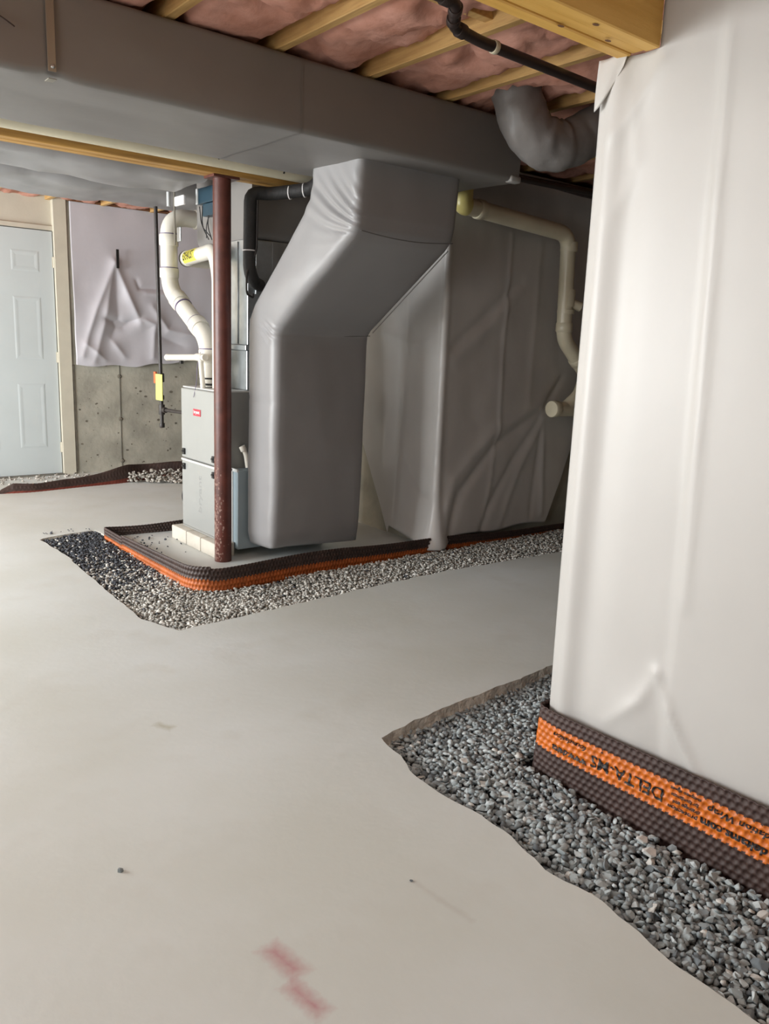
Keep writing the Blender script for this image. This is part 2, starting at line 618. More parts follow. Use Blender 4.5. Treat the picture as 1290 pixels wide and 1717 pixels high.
for x0, x1 in ((1.475, 1.70), (1.865, 2.09)):
    for z0, z1 in ((1.735, 1.905), (1.01, 1.53), (0.25, 0.805)):
        door_panel(x0, x1, z0, z1)
JB = struct(box('trim_1', (2.212, 7.345, 0.0), (2.322, 7.42, 2.37), M['jamb'], bev=0.003))
HD = struct(box('trim_2', (1.25, 7.375, 2.083), (2.214, 7.42, 2.12), M['drywall'], bev=0.002))
struct(box('trim_3', (1.26, 7.36, 0.0), (1.352, 7.42, 2.085), M['jamb'], bev=0.003))
for z in (1.825, 1.03, 0.245):
    bm = bmesh.new()
    add_box(bm, (2.195, 7.366, z - 0.045), (2.222, 7.3705, z + 0.045))
    add_tube(bm, [(2.209, 7.364, z - 0.045), (2.209, 7.364, z + 0.045)], 0.007, 10)
    from_bm('hinge', bm, M['jamb'], DR)
struct(box('trim_4', (1.36, 7.33, -0.01), (2.215, 7.42, 0.010), M['darkconc']))

# ------------------------------------------------------------------ ceiling: deck, joists, batts
CE = struct(box('ceiling', (-2.6, -2.7, 2.575), (6.5, 7.6, 2.62), M['deck']))
JX = [1.32 + 0.4425 * k - 0.019 for k in range(-8, 11)]
jb = None
for x in JX:
    if jb is None:
        bm = bmesh.new()
        add_box(bm, (-0.019, -2.65, 2.33), (0.019, 7.6, 2.574), 0.003, 1)
        jb = from_bm('joist', bm, M['joist'], CE)
        jb.location.x = x
    else:
        o = jb.copy()
        COL.objects.link(o)
        o.location.x = x
# solid blocking between two joists, seen beside the black pipe
box('blocking', (1.825, 2.20, 2.36), (2.18, 2.238, 2.57), M['joist'], CE, bev=0.002)
for k, x in enumerate(JX[:-1]):
    x0, x1 = x + 0.017, x + 0.4425 - 0.017
    V, F = [], []
    nu = 14
    Y0, Y1 = -2.6, 7.5
    nw = int((Y1 - Y0) / 0.03)
    near = 0.4 < x < 4
    if not near:
        nw = int((Y1 - Y0) / 0.12)
    for i in range(nw + 1):
        y = Y0 + (Y1 - Y0) * i / nw
        for j in range(nu + 1):
            t = j / nu
            xx = x0 + (x1 - x0) * t
            edge = min(1, 5 * min(t, 1 - t))
            seam = abs(((y + 0.37 * k + 0.04 * math.sin(9 * t)) % 0.62) - 0.31)
            se = 1 - math.exp(-(0.31 - seam) / 0.03) * 0.9
            z = 2.42 - 0.075 * edge ** 0.5 * (0.4 + 0.6 * se) - 0.045 * fbm(xx * 5 + k, y * 4, 3) * edge - 0.012 * fbm(xx * 26, y * 26, k) 
            V.append((xx, y, max(2.335, z)))
    for i in range(nw):
        for j in range(nu):
            a = i * (nu + 1) + j
            F.append((a, a + nu + 1, a + nu + 2, a + 1))
    o = from_vf('insulation_batt', V, F, M['pink'], CE, True)

# ------------------------------------------------------------------ beams
bt = thing('wooden_beam', (0.5, 4.05, 2.073), 'long brown wooden beam under the ceiling joists, carried by the red post', 'beam')
for y0, y1 in ((3.99, 4.048), (4.052, 4.11)):
    box('ply', (-2.5, y0, 2.073), (3.295, y1, 2.328), M['beamwood'], bt, bev=0.004, seg=1)
b2 = thing('yellow_beam', (0, 1.34, 1.985), 'bright yellow laminated beam ending at the white plastic sheet overhead', 'beam')
for y0, y1 in ((1.292, 1.333), (1.335, 1.372), (1.374, 1.412)):
    box('ply', (-2.5, y0, 1.985 + (0.004 if y0 > 1.3 and y0 < 1.37 else 0)), (1.850, y1, 2.27), M['lvl'], b2, bev=0.003, seg=1)
bm = bmesh.new()
for x, y in ((1.62, 1.31), (1.57, 1.37), (1.33, 1.345), (1.72, 1.35)):
    bmesh.ops.create_circle(bm, cap_ends=True, segments=8, radius=0.006, matrix=Matrix.Translation((x, y, 1.9835)) @ Matrix.Diagonal((1.8, 1, 1, 1)))
from_bm('knots', bm, M['knot'], b2)['kind'] = 'stuff'

# ------------------------------------------------------------------ red post
pt = thing('steel_post', (2.085, 4.052, 0), 'red-brown round steel post in front of the furnace', 'post')
tube('pole', [(2.085, 4.052, 0.0), (2.085, 4.052, 2.06)], 0.0475, M['post'], pt, n=32)
box('top_plate', (2.01, 3.995, 2.060), (2.16, 4.108, 2.0725), M['post'], pt, bev=0.001, seg=1)
bm = bmesh.new()
rnd = random.Random(4)
for k in range(620):
    z = rnd.uniform(0.01, 0.60) ** 1.0
    if rnd.random() < z / 0.75:
        continue
    an = PI + rnd.gauss(-0.25, 0.55) + 0.2
    r = rnd.uniform(0.0012, 0.0055)
    p = Vector((2.085 + 0.0478 * math.cos(an), 4.052 + 0.0478 * math.sin(an), z))
    q = Vector((math.cos(an), math.sin(an), 0)).to_track_quat('Z', 'Y').to_matrix().to_4x4()
    bmesh.ops.create_circle(bm, cap_ends=True, segments=6, radius=r, matrix=Matrix.Translation(p) @ q @ Matrix.Diagonal((1, rnd.uniform(0.8, 2), 1, 1)))
o = from_bm('mortar_splash', bm, M['dust'], pt)
o['kind'] = 'stuff'
o['label'] = 'pale dried splashes on the foot of the post'

# ------------------------------------------------------------------ ducts
def rr_section(y0, y1, z0, z1, r, n=5):
    """rounded rectangle in the YZ plane, list of (y,z), counter-clockwise"""
    out = []
    for cy, cz, a0 in ((y1 - r, z0 + r, -PI / 2), (y1 - r, z1 - r, 0), (y0 + r, z1 - r, PI / 2), (y0 + r, z0 + r, PI)):
        for k in range(n + 1):
            a = a0 + PI / 2 * k / n
            out.append((cy + r * math.cos(a), cz + r * math.sin(a)))
    return out


def densify(sec, step):
    P = [Vector((a, b, 0)) for a, b in sec]
    P.append(P[0])
    out = []
    for a, b in zip(P, P[1:]):
        n = max(1, int((b - a).length / step + 0.5))
        for k in range(n):
            q = a.lerp(b, k / n)
            out.append((q.x, q.y))
    return out


def loft_x(name, xs, sec_at, m, parent=None, disp=None, cap=True):
    V, F = [], []
    n = None
    for x in xs:
        s = sec_at(x)
        n = len(s)
        for y, z in s:
            V.append(Vector((x, y, z)))
    if disp:
        V = [disp(v) for v in V]
    for i in range(len(xs) - 1):
        for k in range(n):
            F.append((i * n + k, i * n + (k + 1) % n, (i + 1) * n + (k + 1) % n, (i + 1) * n + k))
    if cap:
        F.append(tuple(range(n))[::-1])
        F.append(tuple(range((len(xs) - 1) * n, len(xs) * n)))
    bm = bmesh.new()
    me = bpy.data.meshes.new(name)
    me.from_pydata([tuple(v) for v in V], [], F)
    bm.from_mesh(me)
    bpy.data.meshes.remove(me)
    bmesh.ops.recalc_face_normals(bm, faces=bm.faces)
    o = from_bm(name, bm, m, parent, True)
    md = o.modifiers.new('e', 'EDGE_SPLIT')
    md.split_angle = math.radians(60)
    return o


def frange(a, b, st):
    n = max(1, int(abs(b - a) / st))
    return [a + (b - a) * i / n for i in range(n + 1)]


# main trunk
mt = thing('main_duct', (0.5, 3.23, 2.05), 'long flat grey wrapped trunk duct crossing under the joists', 'duct')
base_sec = densify(rr_section(2.89, 3.60, 2.05, 2.326, 0.022), 0.03)


def duct_disp(v):
    k = fbm(v.x * 1.6, v.y * 3, v.z * 3, 3)
    dz = -0.006 * k if v.z < 2.2 else 0
    dy = -0.006 * fbm(v.x * 1.3 + 5, v.y, v.z * 4, 3) if v.y < 3.0 else 0
    # dent at the strap
    d = math.hypot(v.x - 0.885, (v.y - 2.9) * 1.0) if v.z < 2.1 else 9
    dz += 0.012 * math.exp(-(d / 0.05) ** 2)
    return Vector((v.x, v.y + dy, v.z + dz))


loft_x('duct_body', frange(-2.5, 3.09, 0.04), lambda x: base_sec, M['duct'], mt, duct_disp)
for x in (1.83,):
    s2 = densify(rr_section(2.8872, 3.603, 2.047, 2.327, 0.023), 0.05)
    loft_x('wrap_seam', [x, x + 0.006], lambda x: s2, M['duct'], mt, duct_disp, False)
# corner patch at the end
bm = bmesh.new()
add_box(bm, (3.03, 2.884, 2.043), (3.10, 2.93, 2.075), 0.008, 2)
from_bm('corner_tape', bm, mat('grey_tape', (0.42, 0.41, 0.40), 0.35), mt, True)
# hanger strap
hs = thing('hanger_strap', (0.885, 2.88, 2.055), 'thin metal hanger strap on the side of the main duct', 'strap')
bm = bmesh.new()
add_box(bm, (0.872, 2.8785, 2.062), (0.898, 2.881, 2.33), 0.0008, 1)
add_box(bm, (0.872, 2.8785, 2.040), (0.898, 2.92, 2.0425), 0.0008, 1)
from_bm('band', bm, M['strap'], hs)
bm = bmesh.new()
bmesh.ops.create_uvsphere(bm, u_segments=10, v_segments=6, radius=0.007, matrix=Matrix.Translation((0.887, 2.877, 2.078)) @ Matrix.Diagonal((1, 0.5, 1, 1)))
from_bm('screw', bm, M['galv'], hs, True)
# dark wire end poking from the duct
tag(tube('wire_end', fillet([(0.70, 2.884, 2.20), (0.735, 2.872, 2.185), (0.775, 2.868, 2.163)], 0.02), 0.0022, M['abs'], n=8), 'short dark wire end on the duct side at the left picture edge', 'wire')

# drop duct: profile loft
dd = thing('drop_duct', (2.56, 3.92, 0.09), 'grey wrapped drop duct bending down from the main duct to the floor', 'duct')


def drop_duct_mesh():
    fk = [Vector((0, 3.77, 0.095)), Vector((0, 3.77, 1.235)), Vector((0, 3.765, 1.28)), Vector((0, 3.735, 1.315)), Vector((0, 3.14, 1.715)), Vector((0, 3.095, 1.76)), Vector((0, 3.08, 1.82)), Vector((0, 3.06, 2.06))]
    bk = [Vector((0, 4.065, 0.075)), Vector((0, 4.065, 1.27)), Vector((0, 4.06, 1.36)), Vector((0, 4.00, 1.44)), Vector((0, 3.53, 1.86)), Vector((0, 3.475, 1.925)), Vector((0, 3.46, 1.97)), Vector((0, 3.45, 2.06))]
    ns = [46, 6, 6, 34, 8, 7, 18]
    K = 16      # points per straight side
    c = 4       # per corner
    cr = 0.04
    V = []
    rings = 0
    for i in range(7):
        for s in range(ns[i] + (1 if i == 6 else 0)):
            t = s / ns[i]
            f, b = fk[i].lerp(fk[i + 1], t), bk[i].lerp(bk[i + 1], t)
            w = b - f
            D = w.length
            w.normalize()
            zc = (f.z + b.z) / 2
            xl, xr = 2.245, 2.875
            if i == 0:
                xl += -0.012 * (1 - t)
                xr += -0.025 * (1 - t)
            cs = [(D - cr, xl + cr, -PI / 2), (D - cr, xr - cr, 0), (cr, xr - cr, PI / 2), (cr, xl + cr, PI)]
            sec = []
            for q in range(4):
                cy, cx, a0 = cs[q]
                for k in range(c):
                    a = a0 + PI / 2 * k / (c - 1)
                    sec.append((cy + cr * math.cos(a), cx + cr * math.sin(a)))
                ny, nx, na = cs[(q + 1) % 4]
                e0 = sec[-1]
                e1 = (ny + cr * math.cos(na), nx + cr * math.sin(na))
                for k in range(1, K):
                    u = k / K
                    sec.append((e0[0] + (e1[0] - e0[0]) * u, e0[1] + (e1[1] - e0[1]) * u))
            for d, x in sec:
                p = f + w * d
                left = max(0.0, 1 - (x - xl) / 0.06)
                front = max(0.0, 1 - d / 0.05)
                u = d / D
                hx = 0.006 * fbm(p.y * 3, p.z * 2.2, 1.3, 3)
                hy = 0.007 * fbm(x * 3, p.z * 2.2, 9.3, 3)
                aa = math.atan2(p.z - 1.70, p.y - 2.95)
                g = math.exp(-((zc - 1.90) / 0.11) ** 2)
                hx += g * (0.009 * math.sin(aa * 46 + 1.5 * math.sin(5 * u)) + 0.006 * math.sin(aa * 19 + 1)) * (0.3 + 0.7 * (1 - u))
                g2 = math.exp(-((p.z - 1.29) / 0.06) ** 2) * math.exp(-((u - 0.25) / 0.3) ** 2)
                hx += g2 * 0.006 * math.sin((p.z - p.y * 0.7) * 150)
                hx += 0.028 * math.exp(-((zc - 1.5) / 0.16) ** 2) * math.sin(PI * min(1, max(0, u)))
                hx -= 0.012 * math.exp(-((zc - 0.92) / 0.012) ** 2) * 0.3
                if i == 0:
                    hy += 0.010 * math.sin(PI * t)
                    if t < 0.06:
                        hy -= 0.02 * (1 - t / 0.06)
                        hx -= 0.02 * (1 - t / 0.06)
                V.append((x - hx * left, p.y - hy * front, p.z + 0.012 * (1 - t) * math.sin(6 * x) * (i == 0) * (s == 0)))
            n = len(sec)
            rings += 1
    F = []
    for i in range(rings - 1):
        for k in range(n):
            F.append((i * n + k, i * n + (k + 1) % n, (i + 1) * n + (k + 1) % n, (i + 1) * n + k))
    F.append(tuple(range(n))[::-1])
    me = bpy.data.meshes.new('duct_body')
    me.from_pydata(V, [], F)
    bm = bmesh.new()
    bm.from_mesh(me)
    bpy.data.meshes.remove(me)
    bmesh.ops.recalc_face_normals(bm, faces=bm.faces)
    return from_bm('duct_body', bm, M['drop'], dd, True)


drop_duct_mesh()
# seam cords along the folds of the wrap
tube('fold_seam', [(2.30 + 0.57 * t, 3.766 - 0.006 * math.sin(9 * t), 1.292 - 0.010 * math.sin(PI * t)) for t in [k / 20 for k in range(21)]], 0.0028, M['seam'], dd, n=6)
tube('fold_seam', [(2.29 + 0.57 * t, 3.094, 1.752 - 0.018 * math.sin(PI * t)) for t in [k / 20 for k in range(21)]], 0.0025, M['seam'], dd, n=6)
tube('fold_seam', [(2.872, 3.74 - 0.60 * t, 1.31 + 0.41 * t) for t in [k / 12 for k in range(13)]], 0.003, M['duct'], dd, n=6)

# supply trunks behind the beam and over the furnace
st = thing('supply_trunk', (2.7, 4.5, 1.8), 'grey wrapped supply box over the furnace behind the beam', 'duct')


def soft(v):
    return v + Vector((0, 0.008 * fbm(v.x * 3, v.z * 3, 1), 0.010 * fbm(v.x * 3, v.y * 3, 4)))


sec_t = densify(rr_section(4.17, 4.86, 1.80, 2.32, 0.045), 0.05)
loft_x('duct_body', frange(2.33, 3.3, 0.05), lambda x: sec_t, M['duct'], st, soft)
sa = thing('round_duct', (1.0, 4.5, 2.1), 'grey wrapped sagging duct running behind the wooden beam', 'duct')


def sag(v):
    w = math.exp(-((v.x - 1.75) / 0.3) ** 2)
    return v + Vector((0, 0.012 * fbm(v.x * 3, v.z * 3, 11), (-0.020 * w + 0.014 * fbm(v.x * 3.2, v.y * 3, 14)) * (v.z < 2.25)))


sec_a = densify(rr_section(4.24, 4.80, 2.085, 2.325, 0.09), 0.04)
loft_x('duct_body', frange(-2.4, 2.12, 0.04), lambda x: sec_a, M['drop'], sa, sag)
sb = thing('rear_duct', (1.0, 5.3, 2.1), 'grey wrapped duct farther back above the door and back sheet', 'duct')
sec_b = densify(rr_section(4.98, 5.66, 2.105, 2.325, 0.09), 0.04)
loft_x('duct_body', frange(-2.4, 2.95, 0.04), lambda x: sec_b, M['drop'], sb, sag)
# filler duct glimpsed above the main duct at the upper left
fl = tag(tube('overhead_flex_duct', [(1.08, y, 2.458 + 0.006 * math.sin(5 * y)) for y in frange(1.9, 3.9, 0.05)], 0.115, M['drop'], n=24), 'grey round duct lying above the main duct at the top edge', 'duct')

# flexible take-off duct by the end of the trunk
fx = thing('flex_duct', (3.0, 2.65, 2.05), 'dark grey flexible duct looping in a U beside the trunk end', 'duct')
fp = resample(fillet([(2.83, 2.72, 2.56), (2.83, 2.71, 2.38), (2.885, 2.66, 2.19), (3.03, 2.60, 2.145), (3.18, 2.55, 2.235), (3.30, 2.46, 2.33), (3.55, 2.32, 2.37)], 0.09, 8), 0.012)


def fxw(i, an):
    p = fp[i]
    k = math.exp(-((p.x - 2.95) / 0.10) ** 2)
    return 0.075 * fbm(p.x * 14 + math.cos(an) * 1.2, p.z * 14 + math.sin(an) * 1.2, an, 4) * (0.5 + k) + 0.012 * math.sin(i * 0.9)


tube('duct_hose', fp, [0.112 if p.x < 3.05 else 0.105 for p in fp], M['flex'], fx, n=28, wob=fxw)
q = fp[len(fp) * 60 // 100]
bm = bmesh.new()
cp = fp[int(len(fp) * 0.60)]
ring_collar('tape_band', fp[int(len(fp) * 0.78)], fp[int(len(fp) * 0.80)] - fp[int(len(fp) * 0.76)], 0.113, 0.05, M['flex'], fx)

# ------------------------------------------------------------------ furnace and its blocks
bk = 0
for y0, y1 in ((4.105, 4.292), (4.298, 4.487), (4.493, 4.70)):
    for x0 in (2.06,):
        b = box('concrete_block', (x0, y0, 0.0), (x0 + 0.125, y1, 0.085), M['block'], bev=0.006)
        tag(b, ['cream concrete block under the furnace beside the red post', 'cream concrete block in the middle under the furnace front', 'cream concrete block under the far left furnace corner'][bk], 'block', 'blocks under the furnace')
        bk += 1
for y0, y1 in ((4.16, 4.38), (4.42, 4.64)):
    b = box('concrete_block', (2.66, y0, 0.0), (2.85, y1, 0.085), M['block'], bev=0.006)
    tag(b, 'cream concrete block under the back of the furnace, %s' % ('on the duct side' if y0 < 4.3 else 'on the wall side'), 'block', 'blocks under the furnace')
fu = thing('furnace', (2.5, 4.4, 0.087), 'pale grey upright furnace standing on concrete blocks behind the post', 'furnace')
X0, FY0, FY1, Z0, ZS, ZT = 2.12, 4.15, 4.645, 0.087, 0.512, 0.957
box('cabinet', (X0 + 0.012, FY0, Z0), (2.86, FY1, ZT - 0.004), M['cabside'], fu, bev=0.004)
box('top_panel', (X0 + 0.004, FY0 - 0.004, ZT - 0.008), (2.865, FY1 + 0.004, ZT), M['cabedge'], fu, bev=0.002)
ud = box('upper_door', (X0 - 0.012, FY0 + 0.004, ZS + 0.012), (X0 + 0.013, FY1 - 0.004, ZT - 0.012), M['cabinet'], fu, bev=0.006)
ld = box('lower_door', (X0 - 0.012, FY0 + 0.004, Z0 + 0.012), (X0 + 0.013, FY1 - 0.004, ZS - 0.006), M['cabinet'], fu, bev=0.006)
box('trim_strip', (X0 - 0.016, FY0 + 0.002, ZS - 0.008), (X0 + 0.01, FY1 - 0.002, ZS + 0.006), M['cabedge'], fu, bev=0.003)
box('base_rail', (X0 - 0.008, FY0, Z0), (X0 + 0.013, FY1, Z0 + 0.011), M['cabside'], fu, bev=0.001)
for d, z in ((ud, 0.562), (ld, 0.470)):
    for y in (4.600, 4.205):
        bm = bmesh.new()
        add_box(bm, (X0 - 0.024, y - 0.013, z - 0.019), (X0 - 0.011, y + 0.013, z + 0.019), 0.003, 2)
        add_box(bm, (X0 - 0.030, y - 0.010, z - 0.004), (X0 - 0.022, y + 0.010, z + 0.008), 0.002, 1)
        from_bm('latch', bm, M['black'], d)
bd = box('badge', (X0 - 0.0155, 4.372, 0.792), (X0 - 0.011, 4.468, 0.832), M['red'], ud, bev=0.001)
place_text('lettering', text_mesh('bryant', 0.026, 0.076, 0.0006, 0, 0), lambda u, v: Vector((X0 - 0.0162, 4.458 - u, 0.807 + v)), M['white'], ud)
place_text('lettering', text_mesh('bryant', 0.062, 0.225, 0.001, 0, 0), lambda u, v: Vector((X0 - 0.0126, 4.372 + v, 0.215 + u)), M['emboss'], ld)
# coil cabinet and plenum
pl = thing('sheet_metal_plenum', (2.6, 4.4, 0.957), 'shiny galvanised plenum standing on top of the furnace', 'plenum')
box('coil_box', (2.30, 4.17, 0.959), (2.84, 4.63, 1.185), M['galv'], pl, bev=0.004)
box('flange', (2.285, 4.158, 1.185), (2.85, 4.64, 1.215), M['galv'], pl, bev=0.003)
box('riser', (2.315, 4.19, 1.215), (2.83, 4.61, 1.80), M['galv'], pl, bev=0.004)
bm = bmesh.new()
add_tube(bm, [(2.3125, 4.30, 1.22), (2.3125, 4.30, 1.79)], 0.004, 6)
add_tube(bm, [(2.3125, 4.50, 1.22), (2.3125, 4.50, 1.79)], 0.004, 6)
from_bm('standing_seam', bm, M['galv'], pl, True)
box('access_panel', (2.36, 4.178, 1.50), (2.47, 4.192, 1.795), M['galv'], pl, bev=0.003)
# filter cabinet between furnace and drop duct
fc = thing('filter_cabinet', (2.3, 4.1, 0.05), 'narrow blue-grey filter cabinet between furnace and drop duct', 'cabinet')
box('casing', (2.19, 4.072, 0.045), (2.80, 4.146, 0.512), M['filter'], fc, bev=0.003)
box('edge_trim', (2.184, 4.128, 0.045), (2.196, 4.147, 0.516), M['cabedge'], fc, bev=0.002)
box('edge_trim', (2.184, 4.071, 0.500), (2.196, 4.147, 0.518), M['cabedge'], fc, bev=0.002)
# white condensate fitting above the filter cabinet
cf = thing('condensate_fitting', (2.23, 4.11, 0.55), 'small white plastic fitting above the blue-grey filter cabinet', 'fitting')
tube('elbow', fillet([(2.245, 4.12, 0.635), (2.262, 4.11, 0.60), (2.27, 4.10, 0.52)], 0.03), 0.014, M['pvc'], cf)
ring_collar('socket', (2.247, 4.118, 0.63), (-0.4, 0.2, 1), 0.019, 0.03, M['pvc'], cf)

# ------------------------------------------------------------------ vent pipes
R3 = 0.053
vp = thing('vent_pipe', (2.22, 4.49, 0.957), 'white plastic vent pipe jogging up from the furnace top to an elbow', 'pipe')
vpath = [(2.22, 4.49, 0.96), (2.22, 4.495, 1.235), (2.22, 5.035, 1.545), (2.22, 5.035, 1.985), (2.66, 5.035, 1.985), (2.80, 5.035, 1.80)]
tube('pipe_run', fillet(vpath, [0, 0.10, 0.10, 0.12, 0.1, 0], 9), R3, M['pvc'], vp, n=24)


def cpl(p, d, w=0.07, r=R3 * 1.13, primer=True, parent=vp):
    ring_collar('coupling', p, d, r, w, M['pvc'], parent)
    if primer:
        dd_ = Vector(d).normalized()
        ring_collar('primer_ring', Vector(p) + dd_ * (w / 2 + 0.002), d, R3 * 1.06, 0.007, M['primer'], parent)


dg = (0, 0.54, 0.31)
cpl((2.22, 4.49, 1.14), (0, 0, 1), 0.08)
cpl((2.22, 4.625, 1.315), dg, 0.07)
cpl((2.22, 4.895, 1.467), dg, 0.075, primer=False)
ring_collar('primer_ring', (2.22, 4.83, 1.429), dg, R3 * 1.06, 0.010, M['primer'], vp)
cpl((2.22, 5.035, 1.64), (0, 0, 1), 0.06)
cpl((2.22, 5.035, 1.84), (0, 0, 1), 0.07)
cpl((2.42, 5.035, 1.985), (1, 0, 0), 0.05)
ring_collar('clamp', (2.22, 4.49, 0.975), (0, 0, 1), R3 * 1.1, 0.012, M['black'], vp)
ring_collar('clamp', (2.22, 4.49, 1.01), (0, 0, 1), R3 * 1.1, 0.010, M['black'], vp)
ex = thing('exhaust_pipe', (2.36, 4.6, 0.957), 'white plastic pipe with a yellow EXHAUST label beside the post', 'pipe')
R2 = 0.043
epath = [(2.62, 5.06, 1.74), (2.36, 5.06, 1.74), (2.36, 4.50, 1.74), (2.265, 4.36, 1.74), (2.265, 4.36, 0.96)]
epath = [(2.70, 5.06, 1.735), (2.335, 5.06, 1.735), (2.215, 4.40, 1.74), (2.21, 4.33, 1.60), (2.21, 4.33, 0.96)]
tube('pipe_run', fillet(epath, [0, 0.07, 0.08, 0.06, 0], 8), R2, M['pvc'], ex, n=22)
edir = Vector((-0.12, -0.66, 0.005)).normalized()
ring_collar('coupling', Vector((2.335, 5.06, 1.735)) + edir * 0.09, edir, R2 * 1.15, 0.05, M['pvc'], ex)
ring_collar('seal_ring', Vector((2.335, 5.06, 1.735)) + edir * 0.062, edir, R2 * 1.19, 0.010, M['black'], ex)
# label wrapped on the pipe
def wrap_pt(u, v, extra=0.0009):
    c = Vector((2.335, 5.06, 1.735)) + edir * (0.105 + u)
    side = edir.cross(Vector((0, 0, 1))).normalized()
    if side.x > 0:
        side = -side
    an = v / R2
    return c + (side * math.cos(an) + Vector((0, 0, 1)) * math.sin(an)) * (R2 + extra)


bm = bmesh.new()
gr = [[bm.verts.new(wrap_pt(u * 0.28 / 10, (-0.9 + 2.1 * k / 12) * R2)) for k in range(13)] for u in range(11)]
for a in range(10):
    for k in range(12):
        bm.faces.new((gr[a][k], gr[a + 1][k], gr[a + 1][k + 1], gr[a][k + 1]))
lb = from_bm('label', bm, M['yellow'], ex, True)
lb['label'] = 'yellow EXHAUST label'
place_text('lettering', text_mesh('EXHAUST', 0.070, 0.24, 0.0016, 0, 0.012), lambda u, v: wrap_pt(0.02 + u, v - 0.018, 0.0018), M['ink'], lb.parent)
# condensate arm
ca = thing('condensate_pipe', (2.19, 4.6, 1.12), 'short white horizontal pipe with a capped end above the furnace', 'pipe')
tube('arm', [(2.133, 4.88, 1.118), (2.133, 4.36, 1.136)], 0.019, M['pvc'], ca)
ring_collar('end_cap', (2.133, 4.878, 1.118), (0, 1, 0), 0.021, 0.03, M['pvc'], ca)
ring_collar('tee', (2.133, 4.43, 1.134), (0, 1, 0), 0.023, 0.08, M['pvc'], ca)
tube('down_leg', [(2.133, 4.42, 1.13), (2.147, 4.42, 0.957)], 0.015, M['pvc'], ca)
tube('red_wire', fillet([(2.13, 4.415, 1.165), (2.12, 4.44, 1.08), (2.12, 4.45, 0.98), (2.10, 4.45, 0.90)], 0.03), 0.0018, M['primer'], ca, n=8)
box('hose_clip', (2.135, 4.70, 1.085), (2.155, 4.72, 1.11), M['black'], ca, bev=0.002)
# blue control box with wires
bb = thing('control_box', (2.32, 4.7, 2.0), 'dark blue electrical control box behind the post under the duct', 'control box')
box('housing', (2.275, 4.54, 2.03), (2.322, 4.75, 2.12), M['blue'], bb, bev=0.004)
box('lower_housing', (2.275, 4.52, 1.955), (2.322, 4.67, 2.026), M['blue'], bb, bev=0.004)
box('cover_plate', (2.269, 4.725, 2.03), (2.276, 4.75, 2.12), M['clear'], bb, bev=0.001)
for k, (y0, y1, zz) in enumerate(((4.74, 4.57, 1.83), (4.70, 4.60, 1.82), (4.60, 4.56, 1.815), (4.56, 4.63, 1.83))):
    tube('wire', fillet([(2.29, y0, 2.02), (2.27, (y0 + y1) / 2 + 0.02, 1.9), (2.28, y1, zz)], 0.05), 0.003, M['black'], bb, n=6)
# bits of metal strap and tape that hold the vent pipes
hb = thing('vent_hanger', (2.22, 4.98, 2.1), 'clear plastic hanger strap holding up the white vent elbow', 'strap')
tube('strap_band', [(2.20, 4.985, 2.12), (2.20, 4.985, 2.035)], 0.012, M['clear'], hb, n=8)
tube('strap_band', [(2.20, 4.90, 2.12), (2.20, 4.90, 1.80)], 0.006, M['strap'], hb, n=6)
box('tape_tab', (2.18, 4.73, 2.02), (2.20, 4.86, 2.075), M['white'], hb, bev=0.006)
box('tape_tab', (2.19, 4.80, 1.815), (2.20, 4.85, 1.90), M['galv'], hb, bev=0.004)

# gas line
gl = thing('gas_pipe', (2.3, 5.38, 0.6), 'thin black iron gas pipe dropping beside the furnace with a yellow tag', 'pipe')
tube('riser', [(2.31, 5.443, 2.095), (2.30, 5.383, 0.80), (2.30, 5.38, 0.63)], 0.0125, M['iron'], gl)
tube('branch', [(2.30, 5.38, 0.745), (2.30, 4.655, 0.765)], 0.012, M['iron'], gl)
ring_collar('tee', (2.30, 5.38, 0.745), (0, 0, 1), 0.021, 0.07, M['iron'], gl)
ring_collar('tee', (2.30, 5.335, 0.746), (0, 1, 0), 0.019, 0.05, M['iron'], gl)
ring_collar('drip_cap', (2.30, 5.38, 0.635), (0, 0, 1), 0.018, 0.03, M['iron'], gl)
ring_collar('nipple', (2.30, 5.38, 0.83), (0, 0, 1), 0.018, 0.03, M['iron'], gl)
vh = box('valve_handle', (2.262, 5.395, 0.925), (2.278, 5.425, 1.005), M['orangeh'], gl, bev=0.004)
ring_collar('valve_body', (2.30, 5.383, 0.965), (0, 0, 1), 0.022, 0.06, M['iron'], gl)
box('paper_tag', (2.255, 5.262, 0.815), (2.258, 5.372, 0.992), M['tag'], gl)
# thermostat cord hanging at the furnace side
tag(tube('power_cord', fillet([(2.30, 4.66, 0.60), (2.24, 4.70, 0.55), (2.18, 4.72, 0.40), (2.13, 4.70, 0.26), (2.125, 4.652, 0.22)], 0.08), 0.004, M['black'], n=8), 'thin black cord looping down the left side of the furnace', 'cord')

# insulated refrigerant line
il = thing('insulated_line', (2.3, 4.05, 1.6), 'thick black foam-covered line bending down beside the drop duct', 'pipe')
ip = resample(fillet([(2.535, 3.78, 2.24), (2.53, 3.80, 2.050), (2.36, 4.03, 2.022), (2.255, 4.055, 2.02), (2.25, 4.055, 1.62), (2.29, 4.08, 1.56), (2.38, 4.17, 1.55)], 0.085, 8), 0.02)
tube('foam_sleeve', ip, 0.035, M['foam'], il, n=18)
for p, d in (((2.43, 3.935, 2.03), (-1, 1.3, 0)), ((2.48, 3.87, 2.04), (-1, 1.3, -0.1)), ((2.25, 4.055, 1.72), (0, 0, 1))):
    ring_collar('cable_tie', p, d, 0.0375, 0.006, M['white'], il)
tube('copper_line', fillet([(2.28, 4.02, 1.98), (2.275, 4.02, 1.72), (2.225, 4.04, 1.60), (2.225, 4.04, 1.49), (2.30, 4.10, 1.475), (2.34, 4.17, 1.50)], 0.03), 0.006, M['iron'], il, n=8)

